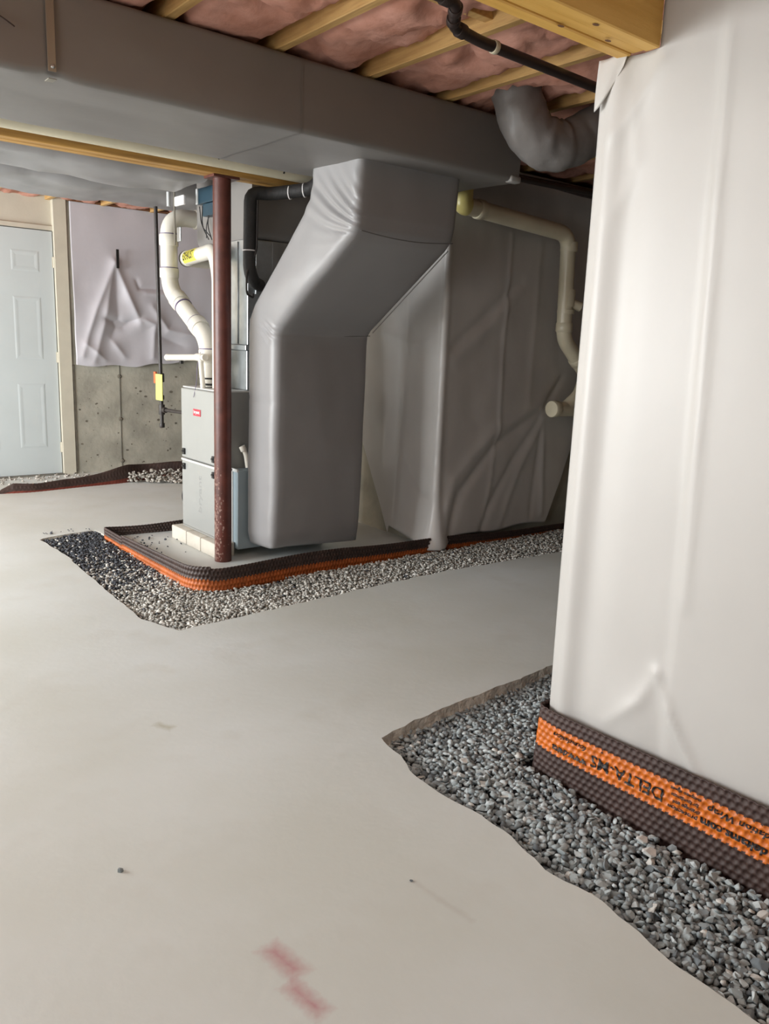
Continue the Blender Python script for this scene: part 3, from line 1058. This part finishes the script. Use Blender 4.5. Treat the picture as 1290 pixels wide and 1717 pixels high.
# pvc drain running along the beam
dp = thing('drain_pipe', (1.0, 3.92, 2.1), 'cream plastic drain pipe running along the wooden beam', 'pipe')
tube('pipe_run', [(-2.4, 3.925, 2.152), (3.28, 3.925, 2.128)], 0.046, M['pvcdim'], dp, n=20)
ring_collar('strap', (2.36, 3.925, 2.135), (1, 0, 0), 0.0475, 0.012, M['black'], dp)
ring_collar('coupling', (2.73, 3.925, 2.13), (1, 0, 0), 0.053, 0.07, M['pvcdim'], dp)

# drain over the grey sheet
rp = thing('waste_pipe', (3.7, 3.5, 2.0), 'cream plastic waste pipe turning down across the grey wall sheet', 'pipe')
RW = 0.049
wpath = [(3.33, 3.68, 2.075), (3.33, 3.50, 2.03), (4.235, 3.50, 1.978), (4.262, 3.50, 1.42), (4.29, 3.50, 1.30), (4.52, 3.50, 1.10), (4.57, 3.50, 0.87)]
wpath = [(3.33, 3.50, 2.032), (4.235, 3.50, 1.975), (4.262, 3.50, 1.33), (4.53, 3.50, 1.10), (4.55, 3.50, 0.0)]
tube('pipe_run', fillet(wpath, [0, 0.10, 0.07, 0.06, 0], 8), RW, M['pvcdim'], rp, n=22)
tube('lower_arm', [(4.215, 3.49, 0.872), (4.62, 3.49, 0.864)], RW, M['pvcdim'], rp, n=22)
tube('wye_leg', fillet([(4.33, 3.49, 0.872), (4.47, 3.49, 0.96), (4.54, 3.5, 1.12)], 0.06), RW * 0.98, M['pvcdim'], rp, n=20)
ring_collar('end_cap', (4.215, 3.49, 0.872), (1, 0, 0), RW * 1.12, 0.06, M['pvcdim'], rp)
for p, d, w in (((4.262, 3.5, 1.585), (0, 0, 1), 0.11), ((4.262, 3.5, 1.50), (0, 0, 1), 0.03), ((4.262, 3.5, 1.40), (0, 0, 1), 0.06), ((4.245, 3.5, 1.90), (0, 0, 1), 0.06), ((3.43, 3.5, 2.026), (1, 0, -0.06), 0.05), ((4.42, 3.5, 1.195), (1, 0, -0.85), 0.05)):
    ring_collar('coupling', p, d, RW * 1.13, w, M['pvcdim'], rp)
tube('cleanout_boss', [(4.27, 3.49, 1.56), (4.345, 3.45, 1.535)], 0.032, M['pvcdim'], rp)
el = tube('elbow', fillet([(3.33, 3.5, 2.032), (3.30, 3.5, 2.034), (3.30, 3.50, 2.16)], 0.06), RW * 1.1, mat('yellowed_pvc', (0.55, 0.47, 0.17), 0.35), rp, n=20)
el['label'] = 'yellowed elbow'

# black vent pipe under the joists
bp_ = thing('black_pipe', (2.2, 2.15, 2.25), 'thin black plastic pipe with an offset running under the ceiling joists', 'pipe')
bpth = [(1.2, 2.035, 2.30), (1.845, 2.035, 2.285), (1.945, 2.16, 2.275), (2.10, 2.185, 2.272), (3.9, 2.24, 2.262)]
tube('pipe_run', fillet(bpth, 0.035), 0.0185, M['abs'], bp_)
for i in (1, 2):
    a, b, c = (Vector(bpth[j]) for j in (i - 1, i, i + 1))
    ring_collar('coupling', b + (a - b).normalized() * 0.045, a - b, 0.0235, 0.035, M['abs'], bp_)
    ring_collar('coupling', b + (c - b).normalized() * 0.045, c - b, 0.0235, 0.035, M['abs'], bp_)
ring_collar('pipe_clamp', (2.17, 2.187, 2.2718), (1, 0.03, 0), 0.0225, 0.02, M['pvcdim'], bp_)
tag(tube('cable_bracket', fillet([(1.64, 2.12, 2.33), (1.70, 2.10, 2.30), (1.76, 2.10, 2.305)], 0.02), 0.012, M['abs'], n=10), 'small black bracket beside the black pipe at the top edge', 'bracket')

# black cables over the grey sheet
for k in range(4):
    z = 2.215 + 0.014 * (k % 2) + 0.012 * (k // 2)
    y = 3.40 + 0.035 * k
    c = tube('black_cable', [(3.15 + 0.15 * t, y + 0.006 * math.sin(t * 1.3 + k), z - 0.02 * math.sin(t * 0.55 + k) * 0.4) for t in range(0, 20)], 0.016, M['abs'], n=10)
    tag(c, ['black cable nearest the viewer in the bundle beyond the flex duct', 'second black cable in the bundle beyond the flex duct', 'third black cable in the bundle beyond the flex duct', 'black cable at the back of the bundle beyond the flex duct'][k], 'cable', 'black cables above the grey sheet')

# ------------------------------------------------------------------ plastic sheets
# near right white sheet: wraps the stub wall end
ns = thing('plastic_sheet', (1.84, 0.5, 0.15), 'white plastic sheet covering the near stub wall above the gravel', 'plastic sheet')
near_r = ridges([
    ([(1.105, 1.97), (1.10, 1.80), (1.083, 1.41), (1.05, 0.62)], 0.012, 0.006),
    ([(1.108, 0.42), (1.06, 0.33), (0.945, 0.17)], 0.014, 0.012),
    ([(1.108, 0.42), (1.15, 0.32), (1.25, 0.22)], 0.02, 0.009),
    ([(1.06, 0.33), (1.03, 0.27), (0.96, 0.18)], 0.010, 0.006),
    ([(1.36, 1.9), (1.33, 1.72), (1.385, 1.60)], 0.02, 0.005),
    ([(1.28, 1.95), (1.40, 1.80)], 0.02, 0.009),
    ([(0.62, 1.9), (0.60, 0.3)], 0.02, 0.005)])


def near_h(s, z, p):
    y = p.y
    h = 0.003 * fbm(y * 1.8, z * 1.2, 2, 3)
    if y < 1.44:
        h += near_r(y, z)
        h += 0.010 * math.exp(-((y - 1.41) / 0.03) ** 2) - 0.008 * math.exp(-((y - 1.345) / 0.05) ** 2)
        h += 0.006 * (1 / (1 + math.exp((y - 1.09 - 0.03 * (z - 1)) / 0.004)))
        h += 0.012 * math.exp(-((y - 1.17) / 0.08) ** 2 - ((z - 0.25) / 0.1) ** 2)
    return h


npath = fillet([(2.06, 1.470, 0), (1.853, 1.470, 0), (1.850, 1.40, 0), (1.845, -1.8, 0)], [0, 0.022, 0.05, 0], 5)
P = resample(npath, 0.0125)


sheet('sheet_body', npath, lambda s, p: 0.10, lambda s, p: 2.3225, 0.0125, 0.0125, near_h, M['sheetwhite'], ns, lambda q: not (sum(v[1] for v in q) / 4 > 1.291 and sum(v[2] for v in q) / 4 > 1.988), 0.0015, 1)
# folded flap at the top corner, under the beam
bm = bmesh.new()
g = []
for i in range(13):
    t = i / 12
    row = []
    for j in range(13):
        u = j / 12
        y = 1.467 - 0.085 * t
        z = 1.992 - u * (0.112 * (1 - t) ** 0.7 + 0.012 + 0.006 * math.sin(6 * t))
        x = 1.8405 - 0.007 * math.sin(PI * u * 0.75) * (1 - t) + 0.0025 * math.sin(7 * t + 3 * u)
        row.append(bm.verts.new((x, y, z)))
    g.append(row)
for i in range(12):
    for j in range(12):
        bm.faces.new((g[i][j], g[i][j + 1], g[i + 1][j + 1], g[i + 1][j]))
fo = from_bm('corner_flap', bm, M['sheetwhite'], ns, True)
md = fo.modifiers.new('s', 'SOLIDIFY')
md.thickness = 0.002

# grey sheet on the middle block
gs = thing('grey_sheet', (3.33, 3.62, 0.0), 'grey plastic sheet draped loosely over the wall corner behind the duct', 'plastic sheet')
right_r = ridges([
    ([(3.84, 1.95), (3.838, 1.86), (3.824, 1.34), (3.829, 0.72), (3.787, 0.45)], 0.018, 0.016),
    ([(3.80, 0.46), (3.74, 0.16)], 0.02, 0.014),
    ([(3.95, 1.66), (3.88, 1.62), (3.583, 1.386), (3.40, 1.25)], 0.035, -0.030),
    ([(3.95, 1.60), (3.6, 1.30), (3.42, 1.17)], 0.05, 0.022),
    ([(4.22, 0.84), (3.815, 0.633), (3.503, 0.337), (3.40, 0.06)], 0.035, -0.040),
    ([(4.22, 0.88), (3.80, 0.74), (3.45, 0.44), (3.36, 0.18)], 0.05, 0.026),
    ([(4.271, 0.839), (3.991, 0.513), (3.771, 0.21), (3.7, 0.02)], 0.03, -0.026),
    ([(4.27, 0.80), (4.05, 0.45), (3.9, 0.1)], 0.03, 0.020),
    ([(4.261, 0.823), (4.309, 0.14)], 0.025, 0.024),
    ([(4.27, 0.82), (4.20, 0.14)], 0.025, -0.020),
    ([(4.42, 1.06), (4.28, 0.88)], 0.03, -0.03),
    ([(4.12, 1.9), (4.10, 0.9)], 0.03, 0.010)], 1.9)
left_r = ridges([
    ([(3.963, 0.984), (3.986, 0.60), (4.0, 0.12)], 0.018, 0.016),
    ([(3.95, 1.9), (3.95, 1.2)], 0.015, 0.010),
    ([(4.2, 1.32), (3.9, 1.25), (3.66, 1.30)], 0.03, 0.014),
    ([(3.97, 0.55), (3.75, 0.32), (3.63, 0.28)], 0.035, -0.018),
    ([(3.95, 0.06), (3.7, 0.03)], 0.03, 0.015)], 1.9)


def grey_h(s, z, p):
    if p.y > 3.64:
        h = 0.6 * left_r(p.y, z) + 0.010 * fbm(p.y * 2.5, z * 1.5, 4, 3)
    else:
        h = 0.5 * right_r(p.x, z) + 0.012 * fbm(p.x * 2.2, z * 1.4, 8, 3)
    c = math.hypot(p.x - 3.31, p.y - 3.62)
    h *= min(1, c / 0.08)
    h += (0.016 + 0.008 * fbm(z * 9, 1, 1, 3)) * math.exp(-(c / 0.035) ** 2) * (1 if z < 1.75 else math.exp(-((z - 1.75) / 0.2) ** 2))
    h += 0.03 * math.exp(-(z / 0.25) ** 2) * math.exp(-(c / 0.5) ** 2) + 0.05 * math.exp(-(z / 0.13) ** 2) * math.exp(-(c / 0.10) ** 2)
    return h


def grey_lo(s, p):
    if p.y > 3.64:
        z = max(0.02, (p.y - 4.06) * 1.75) + 0.10 * max(0, (p.y - 3.66)) * (p.y < 4.06) * 1.2
        return z
    c = p.x - 3.31
    if p.x < 4.36:
        return 0.02 + min(0.05, c * 0.3) + 0.01 * math.sin(p.x * 11)
    return 0.05 + (p.x - 4.36) * 2.4


sheet('sheet_body', fillet([(3.325, 4.62, 0), (3.315, 3.62, 0), (4.72, 3.62, 0)], 0.02, 4), grey_lo, lambda s, p: 2.31, 0.0125, 0.0125, grey_h, M['sheetgrey'], gs, None, 0.0015, 1)
# dark wall portion right of the sheet
# back wall sheet
bs = thing('back_sheet', (2.9, 7.33, 1.0), 'white plastic sheet hung on the back wall beside the door', 'plastic sheet')
A_ = (2.714, 1.87)
back_r = ridges([
    ([A_, (2.60, 1.32), (2.50, 1.0)], 0.05, 0.035),
    ([A_, (2.53, 1.45), (2.40, 1.05)], 0.035, 0.030),
    ([A_, (2.74, 1.36), (2.66, 1.20)], 0.05, -0.03),
    ([A_, (2.835, 1.569), (2.93, 1.36)], 0.045, 0.045),
    ([(2.62, 1.38), (2.78, 1.33), (2.93, 1.40)], 0.035, -0.045),
    ([(2.93, 1.40), (3.07, 1.343), (3.05, 1.05)], 0.04, 0.035),
    ([(2.911, 1.73), (2.94, 1.66), (3.25, 1.67)], 0.02, -0.02),
    ([(3.0, 1.62), (3.30, 1.62)], 0.03, 0.022),
    ([(3.05, 1.50), (3.20, 1.3), (3.5, 1.25)], 0.045, 0.035),
    ([(3.12, 1.25), (3.35, 1.16)], 0.05, -0.03),
    ([(2.66, 1.20), (2.78, 1.05)], 0.04, 0.03),
    ([(2.44, 1.15), (2.60, 1.02)], 0.03, 0.02)])


def back_h(s, z, p):
    k = 1 / (1 + math.exp(min(50, (z - 1.75) / 0.1)))
    return max(-0.008, 0.75 * back_r(p.x, z) + (0.003 + 0.012 * k) * fbm(p.x * 3, z * 3, 6, 2) + 0.025 * k)


sheet('sheet_body', [(2.345, 7.335, 0), (3.75, 7.335, 0)], lambda s, p: 0.965 + 0.11 * max(0, (p.x - 2.9)) + 0.008 * math.sin(p.x * 17), lambda s, p: 2.345, 0.0125, 0.0125, back_h, M['sheetback'], bs, None, 0.0015, 1)
box('nail_strip', (2.709, 7.25, 1.815), (2.733, 7.262, 1.975), M['black'], bs, bev=0.002)
box('batten', (2.33, 7.315, 2.335), (3.75, 7.35, 2.355), M['knot'], bs, bev=0.002)

# ------------------------------------------------------------------ dimpled membranes
def membrane(name, path, zb, zt, du, dv, pitch, bumph, stripe, mats, parent, lean=None, sign=1):
    P = resample(path, du)
    N = len(P)
    H = max(zt(0, P[0]) - zb(0, P[0]), 0.1)
    nv = int(H / dv)
    V, F, MI = [], [], []
    s = 0
    frames = []
    for i in range(N):
        if i:
            s += (P[i] - P[i - 1]).length
        T = (P[min(i + 1, N - 1)] - P[max(0, i - 1)]).normalized()
        nrm = Vector((T.y, -T.x, 0)) * sign
        lo, hi = zb(s, P[i]), zt(s, P[i])
        frames.append((s, P[i].copy(), nrm, lo, hi))
        for j in range(nv + 1):
            t = j / nv
            vv = H * t
            h = studs(s, vv, pitch) * bumph + (lean(s, t) if lean else 0)
            q = P[i] + nrm * h
            V.append((q.x, q.y, lo + (hi - lo) * t))
    for i in range(N - 1):
        ss = frames[i][0]
        for j in range(nv):
            a = i * (nv + 1) + j
            F.append((a, a + nv + 1, a + nv + 2, a + 1))
            vv = H * (j + 0.5) / nv
            a0, a1 = stripe
            wv = 0.0022 * math.sin(ss / pitch * 2 * PI)
            MI.append(1 if a0 + wv < vv < a1 + wv else 0)
    me = bpy.data.meshes.new(name)
    me.from_pydata(V, [], F)
    me.polygons.foreach_set('use_smooth', [True] * len(F))
    for m in mats:
        me.materials.append(m)
    me.materials.append(mats[0])
    me.materials.append(mats[0])
    me.polygons.foreach_set('material_index', MI)
    o = link(name, me, None, parent)
    sd = o.modifiers.new('s', 'SOLIDIFY')
    sd.thickness = 0.0025
    sd.offset = -1
    sd.material_offset = 2

    def surf(s, v, extra):
        for i in range(1, N):
            if frames[i][0] >= s or i == N - 1:
                a, b = frames[i - 1], frames[i]
                k = (s - a[0]) / max(1e-6, b[0] - a[0])
                p = a[1].lerp(b[1], k)
                nrm = a[2].lerp(b[2], k)
                lo, hi = a[3] + (b[3] - a[3]) * k, a[4] + (b[4] - a[4]) * k
                t = v / H
                h = studs(s, v, pitch) * bumph + (lean(s, t) if lean else 0) + extra
                q = p + nrm * h
                return Vector((q.x, q.y, lo + (hi - lo) * t))
    return o, surf


def studs(s, v, pitch):
    row = math.floor(v / pitch * 1.15)
    fv = (v / pitch * 1.15) % 1 - 0.5
    fs = ((s / pitch) + 0.5 * (row % 2)) % 1 - 0.5
    d = math.hypot(fs, fv)
    x = min(1, max(0, (0.46 - d) / 0.22))
    return x * x * (3 - 2 * x)


nm = thing('dimpled_membrane', (1.8, 0.9, 0), 'brown dimpled membrane with orange printed stripe along the near white sheet', 'membrane')
nmp = fillet([(2.3, 1.50, 0), (1.822, 1.492, 0), (1.805, 1.40, 0), (1.80, -0.2, 0)], [0, 0.03, 0.06, 0], 6)
_, nsurf = membrane('dimpled_strip', nmp, lambda s, p: -0.045, lambda s, p: 0.19 + 0.02 * max(0, min(1, (1.42 - p.y) / 0.7)), 0.0025, 0.0035, 0.021, -0.0042, (0.110, 0.192), [M['brown'], M['orange']], nm, lambda s, t: 0.004 - 0.012 * t, 1)
# arc offset of y = 1.40 along the path
NP = resample(nmp, 0.0025)
acc = [0]
for a, b in zip(NP, NP[1:]):
    acc.append(acc[-1] + (b - a).length)
s_at = lambda y: min((abs(p.y - y) + (0 if p.x < 1.83 else 9), acc[i]) for i, p in enumerate(NP))[1]


def near_text(body, y_right, y_left, vtop, size, bold, shear=0.0, name='lettering'):
    """text rotated half a turn: it starts at the right (low y) and reads towards the corner"""
    s1 = s_at(y_right)
    place_text(name, text_mesh(body, size, y_left - y_right, bold, shear, 0.005), lambda u, v: nsurf(s1 - u, vtop - v, 0.0019), M['ink'], nm)


near_text('DELTA-MS', 1.028, 1.262, 0.166, 0.050, 0.0004)
near_text('www.delta', 1.275, 1.405, 0.139, 0.026, 0.0008)
near_text('foundation', 1.285, 1.405, 0.179, 0.020, 0.0004, 0.25)
near_text('deltams.com', 0.745, 0.918, 0.144, 0.030, 0.0010)
near_text('www.', 0.66, 0.735, 0.144, 0.030, 0.0010)
near_text('Foundation Wrap', 0.68, 0.905, 0.180, 0.024, 0.0004, 0.25)
for k, line in enumerate(('dimpled sheet', 'for foundations', 'drainage and', 'protection')):
    near_text(line, 0.925 + 0.004 * (k % 2), 1.012 - 0.006 * (k % 3), 0.185 - 0.0165 * k, 0.012, 0.0003)
near_text('v', 1.224, 1.232, 0.189, 0.012, 0.0006)
near_text('v', 0.985, 0.993, 0.189, 0.012, 0.0006)

im = thing('dimpled_membrane', (1.75, 3.6, 0), 'brown dimpled membrane with orange stripe curving round the furnace slab', 'membrane')
imp = fillet([(2.60, 4.92, 0), (2.2, 4.875, 0), (1.70, 4.93, 0), (1.695, 3.57, 0), (2.3, 3.585, 0), (3.3, 3.58, 0), (4.9, 3.575, 0)], [0, 0.1, 0.03, 0.20, 0.1, 0.1, 0], 10)


def im_top(s, p):
    if p.y > 4.6:
        return 0.062 + 0.006 * math.sin(p.x * 9)
    if p.x < 1.78:
        return 0.066 + 0.05 * (4.9 - p.y) / 1.3
    return 0.110 - max(0, (p.x - 2.6)) * 0.036 + 0.005 * math.sin(p.x * 6)


_, isurf = membrane('dimpled_strip', imp, lambda s, p: -0.06, im_top, 0.0045, 0.0042, 0.0205, 0.007, (0.026, 0.071), [M['brown2'], M['orange2']], im, lambda s, t: 0.004 * math.sin(s * 2.5), -1)
IP = resample(imp, 0.0045)
acc2 = [0]
for a, b in zip(IP, IP[1:]):
    acc2.append(acc2[-1] + (b - a).length)
si = lambda x: min((abs(p.x - x) + (0 if p.y < 3.7 else 9), acc2[i]) for i, p in enumerate(IP))[1]
sx0 = si(2.20)
place_text('lettering', text_mesh('DELTA-MS', 0.05, 0.26, 0.001, 0, 0.006), lambda u, v: isurf(sx0 - u, 0.066 - v, 0.0012), M['ink'], im)

bmn = thing('dimpled_membrane', (2.3, 6.65, 0), 'dark red-brown dimpled membrane lying slack before the back wall door', 'membrane')
bmp = fillet([(1.50, 6.62, 0), (1.56, 6.63, 0), (1.75, 6.60, 0), (2.12, 6.66, 0), (2.5, 6.70, 0), (2.75, 6.78, 0), (3.1, 6.72, 0), (3.5, 6.75, 0)], 0.08, 5)


def bt_(s, p):
    x = p.x
    return 0.0 + min(0.065, max(0.004, (x - 1.50) * 0.6)) + 0.075 * max(0, min(1, (x - 2.1) / 0.5)) + 0.006 * math.sin(x * 13)


membrane('dimpled_strip', bmp, lambda s, p: -0.01, bt_, 0.01, 0.01, 0.03, 0.006, (0.0, 0.03), [M['brown2'], M['redbrown']], bmn, lambda s, t: -0.06 * t, 1)

# ------------------------------------------------------------------ gravel
def stone_mesh(seed, r=1.0):
    rn = random.Random(seed)
    bm = bmesh.new()
    sx, sy, sz = rn.uniform(0.8, 1.25), rn.uniform(0.65, 1.0), rn.uniform(0.38, 0.62)
    for k in range(15):
        z = rn.uniform(-1, 1)
        a = rn.uniform(0, 2 * PI)
        q = math.sqrt(1 - z * z)
        f = rn.uniform(0.88, 1.08)
        bm.verts.new((sx * q * math.cos(a) * f, sy * q * math.sin(a) * f, sz * z * f))
    r_ = bmesh.ops.convex_hull(bm, input=bm.verts)
    bmesh.ops.delete(bm, geom=[v for v in bm.verts if not v.link_faces], context='VERTS')
    bmesh.ops.triangulate(bm, faces=bm.faces)
    bm.verts.index_update()
    V = np.array([v.co[:] for v in bm.verts])
    F = np.array([[v.index for v in f.verts] for f in bm.faces])
    bm.free()
    return V, F


SH = [stone_mesh(k) for k in range(14)]


def rot_mats(rn, n):
    # spun at random about the vertical, then tilted: crushed stones lie mostly flat
    yaw = rn.uniform(0, PI, n)
    tilt = rn.normal(0, 0.62, n) / 2
    ax = rn.uniform(0, 2 * PI, n)
    tw, tx, ty = np.cos(tilt), np.sin(tilt) * np.cos(ax), np.sin(tilt) * np.sin(ax)
    zw, zz = np.cos(yaw), np.sin(yaw)
    w, x, y, z = tw * zw, tx * zw + ty * zz, ty * zw - tx * zz, tw * zz
    q = np.stack([w, x, y, z], -1)
    return np.stack([np.stack([1 - 2 * (y * y + z * z), 2 * (x * y - z * w), 2 * (x * z + y * w)], -1), np.stack([2 * (x * y + z * w), 1 - 2 * (x * x + z * z), 2 * (y * z - x * w)], -1), np.stack([2 * (x * z - y * w), 2 * (y * z + x * w), 1 - 2 * (x * x + y * y)], -1)], 1), q


def joined_stones(name, pos, rad, R, shp, mi, mats, parent=None):
    VV, FF, MM, LF = [], [], [], 0
    for p, r, m, sh, k in zip(pos, rad, R, shp, mi):
        v, f = SH[sh]
        VV.append((v * r) @ m.T + p)
        FF.append(f + LF)
        MM.append(np.full(len(f), k))
        LF += len(v)
    V = np.concatenate(VV)
    F = np.concatenate(FF)
    me = bpy.data.meshes.new(name)
    me.vertices.add(len(V))
    me.vertices.foreach_set('co', V.astype(np.float32).ravel())
    me.loops.add(F.size)
    me.loops.foreach_set('vertex_index', F.astype(np.int32).ravel())
    me.polygons.add(len(F))
    me.polygons.foreach_set('loop_start', np.arange(0, F.size, 3, dtype=np.int32))
    for m in mats:
        me.materials.append(m)
    me.polygons.foreach_set('material_index', np.concatenate(MM).astype(np.int32))
    me.update(calc_edges=True)
    me.validate()
    o = link(name, me, None, parent)
    o['kind'] = 'stuff'
    return o


def to_px(p):
    d = Vector(p) - Vector((0, 0, 1.25))
    zz = -d.dot(BK)
    return (645 + 1350 * d.dot(RT) / zz, 858.5 - 1350 * d.dot(UP) / zz, zz)


# near trench
gb = thing('gravel_bed', (1.65, 1.0, 0), 'grey crushed stone filling the trench along the near white sheet', 'gravel')


def fines(poly, z, parent):
    tr = geometry.tessellate_polygon([[Vector((x, y, 0)) for x, y in poly]])
    from_vf('fines', [(x, y, z) for x, y in poly], [tuple(t) for t in tr], M['bed'], parent)


fines(TR, -0.06, gb)
rn = np.random.default_rng(7)


def wall_clear(x, y):
    return (x < 1.785) or (y > 1.515)


def scatter(poly, sp, levels, zf, ok, rn):
    xs = [p[0] for p in poly]
    ys = [p[1] for p in poly]
    out = []
    for lv in levels:
        for x in np.arange(min(xs), max(xs), sp):
            for y in np.arange(min(ys), max(ys), sp):
                px, py = x + rn.uniform(-0.5, 0.5) * sp, y + rn.uniform(-0.5, 0.5) * sp
                if ok(px, py) and in_poly(px, py, poly):
                    out.append((px, py, zf(px, py) + lv + rn.uniform(-0.005, 0.005)))
    return np.array(out)


def near_z(x, y):
    far = max(0, min(1, (y - 1.5) / 0.35))
    rise = 0.012 * max(0, min(1, (x - 1.5) / 0.3)) * (1 - far)
    return -0.018 + rise - 0.018 * far + 0.006 * fbm(x * 6, y * 6, 2, 2)


TRv = [(x, y) for x, y in TR]
pos = scatter(TRv, 0.0155, (-0.014, 0.0), near_z, lambda x, y: wall_clear(x, y) and 0.35 < y and x < 2.55, rn)
n = len(pos)
rad = rn.choice([0.0095, 0.0118, 0.0142, 0.017], n, p=[0.3, 0.38, 0.24, 0.08])
R, Q = rot_mats(rn, n)
shp = rn.integers(0, 14, n)
mi = rn.choice(6, n, p=[0.30, 0.27, 0.20, 0.12, 0.09, 0.02])
px = np.array([to_px(p) for p in pos])
vis = (px[:, 0] > 4) & (px[:, 0] < 1286) & (px[:, 1] > 4) & (px[:, 1] < 1713) & (np.arange(n) >= n // 2)
cand = np.where(vis)[0]
size_px = 1350 * rad[cand] / px[cand, 2]
big = cand[np.argsort(-size_px)[:296]]
bset = set(big.tolist())
rest = np.array([i for i in range(n) if i not in bset])
o = joined_stones('stones', pos[rest], rad[rest], R[rest], shp[rest], mi[rest], M['stone'], gb)
smesh = {}
for i in big:
    key = (int(shp[i]), int(mi[i]))
    if key not in smesh:
        v, f = SH[key[0]]
        me = bpy.data.meshes.new('stone')
        me.from_pydata(v.tolist(), [], f.tolist())
        me.materials.append(M['stone'][key[1]])
        smesh[key] = me
    so = bpy.data.objects.new('stone', smesh[key])
    COL.objects.link(so)
    so.parent = gb
    so.location = Vector(pos[i]) - gb.location
    so.rotation_mode = 'QUATERNION'
    so.rotation_quaternion = Q[i]
    so.scale = [float(rad[i])] * 3

# two pale stones that stand out near the membrane
for (x, y, z, r) in ((1.70, 0.985, 0.012, 0.023), (1.735, 1.03, 0.010, 0.019), (1.66, 1.62, -0.012, 0.018)):
    v, f = SH[3]
    me = bpy.data.meshes.new('stone')
    me.from_pydata((v * r).tolist(), [], f.tolist())
    me.materials.append(M['stone'][5])
    so = bpy.data.objects.new('stone', me)
    COL.objects.link(so)
    so.parent = gb
    so.location = Vector((x, y, z)) - gb.location
    so['label'] = 'pale stone'

# island trench
gi = thing('gravel_bed', (1.6, 3.4, 0), 'beige and charcoal gravel in the trench round the furnace slab', 'gravel')
fines(TI, -0.06, gi)


def isl_ok(x, y):
    if x < 1.70 and y > 3.75:
        return True
    if y < 3.555 and x > 1.9:
        return True
    if x <= 1.9 and y <= 3.75:
        return (x - 1.895) + (y - 3.77) < -0.20 * 1.0 - 0.06 if (x > 1.69 and y > 3.56) else True
    return y > 4.96


def isl_z(x, y):
    z = -0.012 + 0.006 * fbm(x * 5, y * 5, 3, 2)
    if x > 2.2 and y < 3.6:
        z += 0.018 * max(0, (y - 3.2) / 0.35)
    return z


pos = scatter(TI, 0.0150, (-0.013, 0.0), isl_z, isl_ok, rn)
extra = []
for k in range(36):       # strays kicked on to the slab
    extra.append((1.78 + abs(rn.normal(0, 0.12)), 4.62 + rn.normal(0, 0.13), 0.006))
for k in range(14):
    extra.append((rn.uniform(1.38, 1.7), 5.13 + abs(rn.normal(0, 0.05)), 0.006))
pos = np.concatenate([pos, np.array(extra)])
n = len(pos)
rad = rn.choice([0.0085, 0.0105, 0.0125, 0.017], n, p=[0.3, 0.42, 0.24, 0.04])
rad[-50:] *= 0.7
R, Q = rot_mats(rn, n)
shp = rn.integers(0, 14, n)
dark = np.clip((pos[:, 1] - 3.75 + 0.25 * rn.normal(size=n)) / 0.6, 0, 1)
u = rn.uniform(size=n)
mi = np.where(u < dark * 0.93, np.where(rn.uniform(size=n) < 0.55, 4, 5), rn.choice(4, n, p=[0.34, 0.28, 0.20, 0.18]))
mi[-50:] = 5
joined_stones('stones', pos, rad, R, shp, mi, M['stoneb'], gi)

# rubble by the back wall
pos, rb = [], []
for k in range(700):
    x = rn.uniform(2.55, 3.3)
    y = rn.uniform(6.45, 6.74)
    if y < 6.72 - (x - 2.45) * 0.55:
        continue
    pos.append((x, y, 0.014 + 0.085 * max(0, 1 - abs(y - 6.69) / 0.2) * rn.uniform()))
    rb.append(rn.uniform(0.010, 0.022))
for k in range(170):
    pos.append((rn.uniform(1.2, 2.4), 7.25 + rn.normal(0, 0.05) if rn.uniform() < 0.5 else rn.uniform(6.95, 7.3), 0.006))
    rb.append(rn.uniform(0.006, 0.02))
pos = np.array(pos)
n = len(pos)
R, Q = rot_mats(rn, n)
M['rubble'] = [mat('pale_rubble', c, 0.9, var=0.2, vscale=30) for c in ((0.5, 0.47, 0.42), (0.40, 0.37, 0.32), (0.58, 0.55, 0.50))]
rub = joined_stones('rubble', pos, np.array(rb), R, rn.integers(0, 14, n), rn.integers(0, 3, n), M['rubble'])
tag(rub, 'pale crushed rubble heaped along the foot of the back wall', 'rubble', None, 'stuff')

# loose pebbles on the slab
for k, (x, y, r, lab) in enumerate(((0.596, 1.693, 0.010, 'single dark pebble lying alone on the open slab'), (1.141, 1.263, 0.0045, 'tiny dark chip on the slab near the gravel trench edge'))):
    v, f = SH[5 + k]
    o = from_vf('pebble', (v * r + np.array((x, y, r * 0.42))).tolist(), f.tolist(), M['stone'][4 if k else 2])
    tag(o, lab, 'pebble')
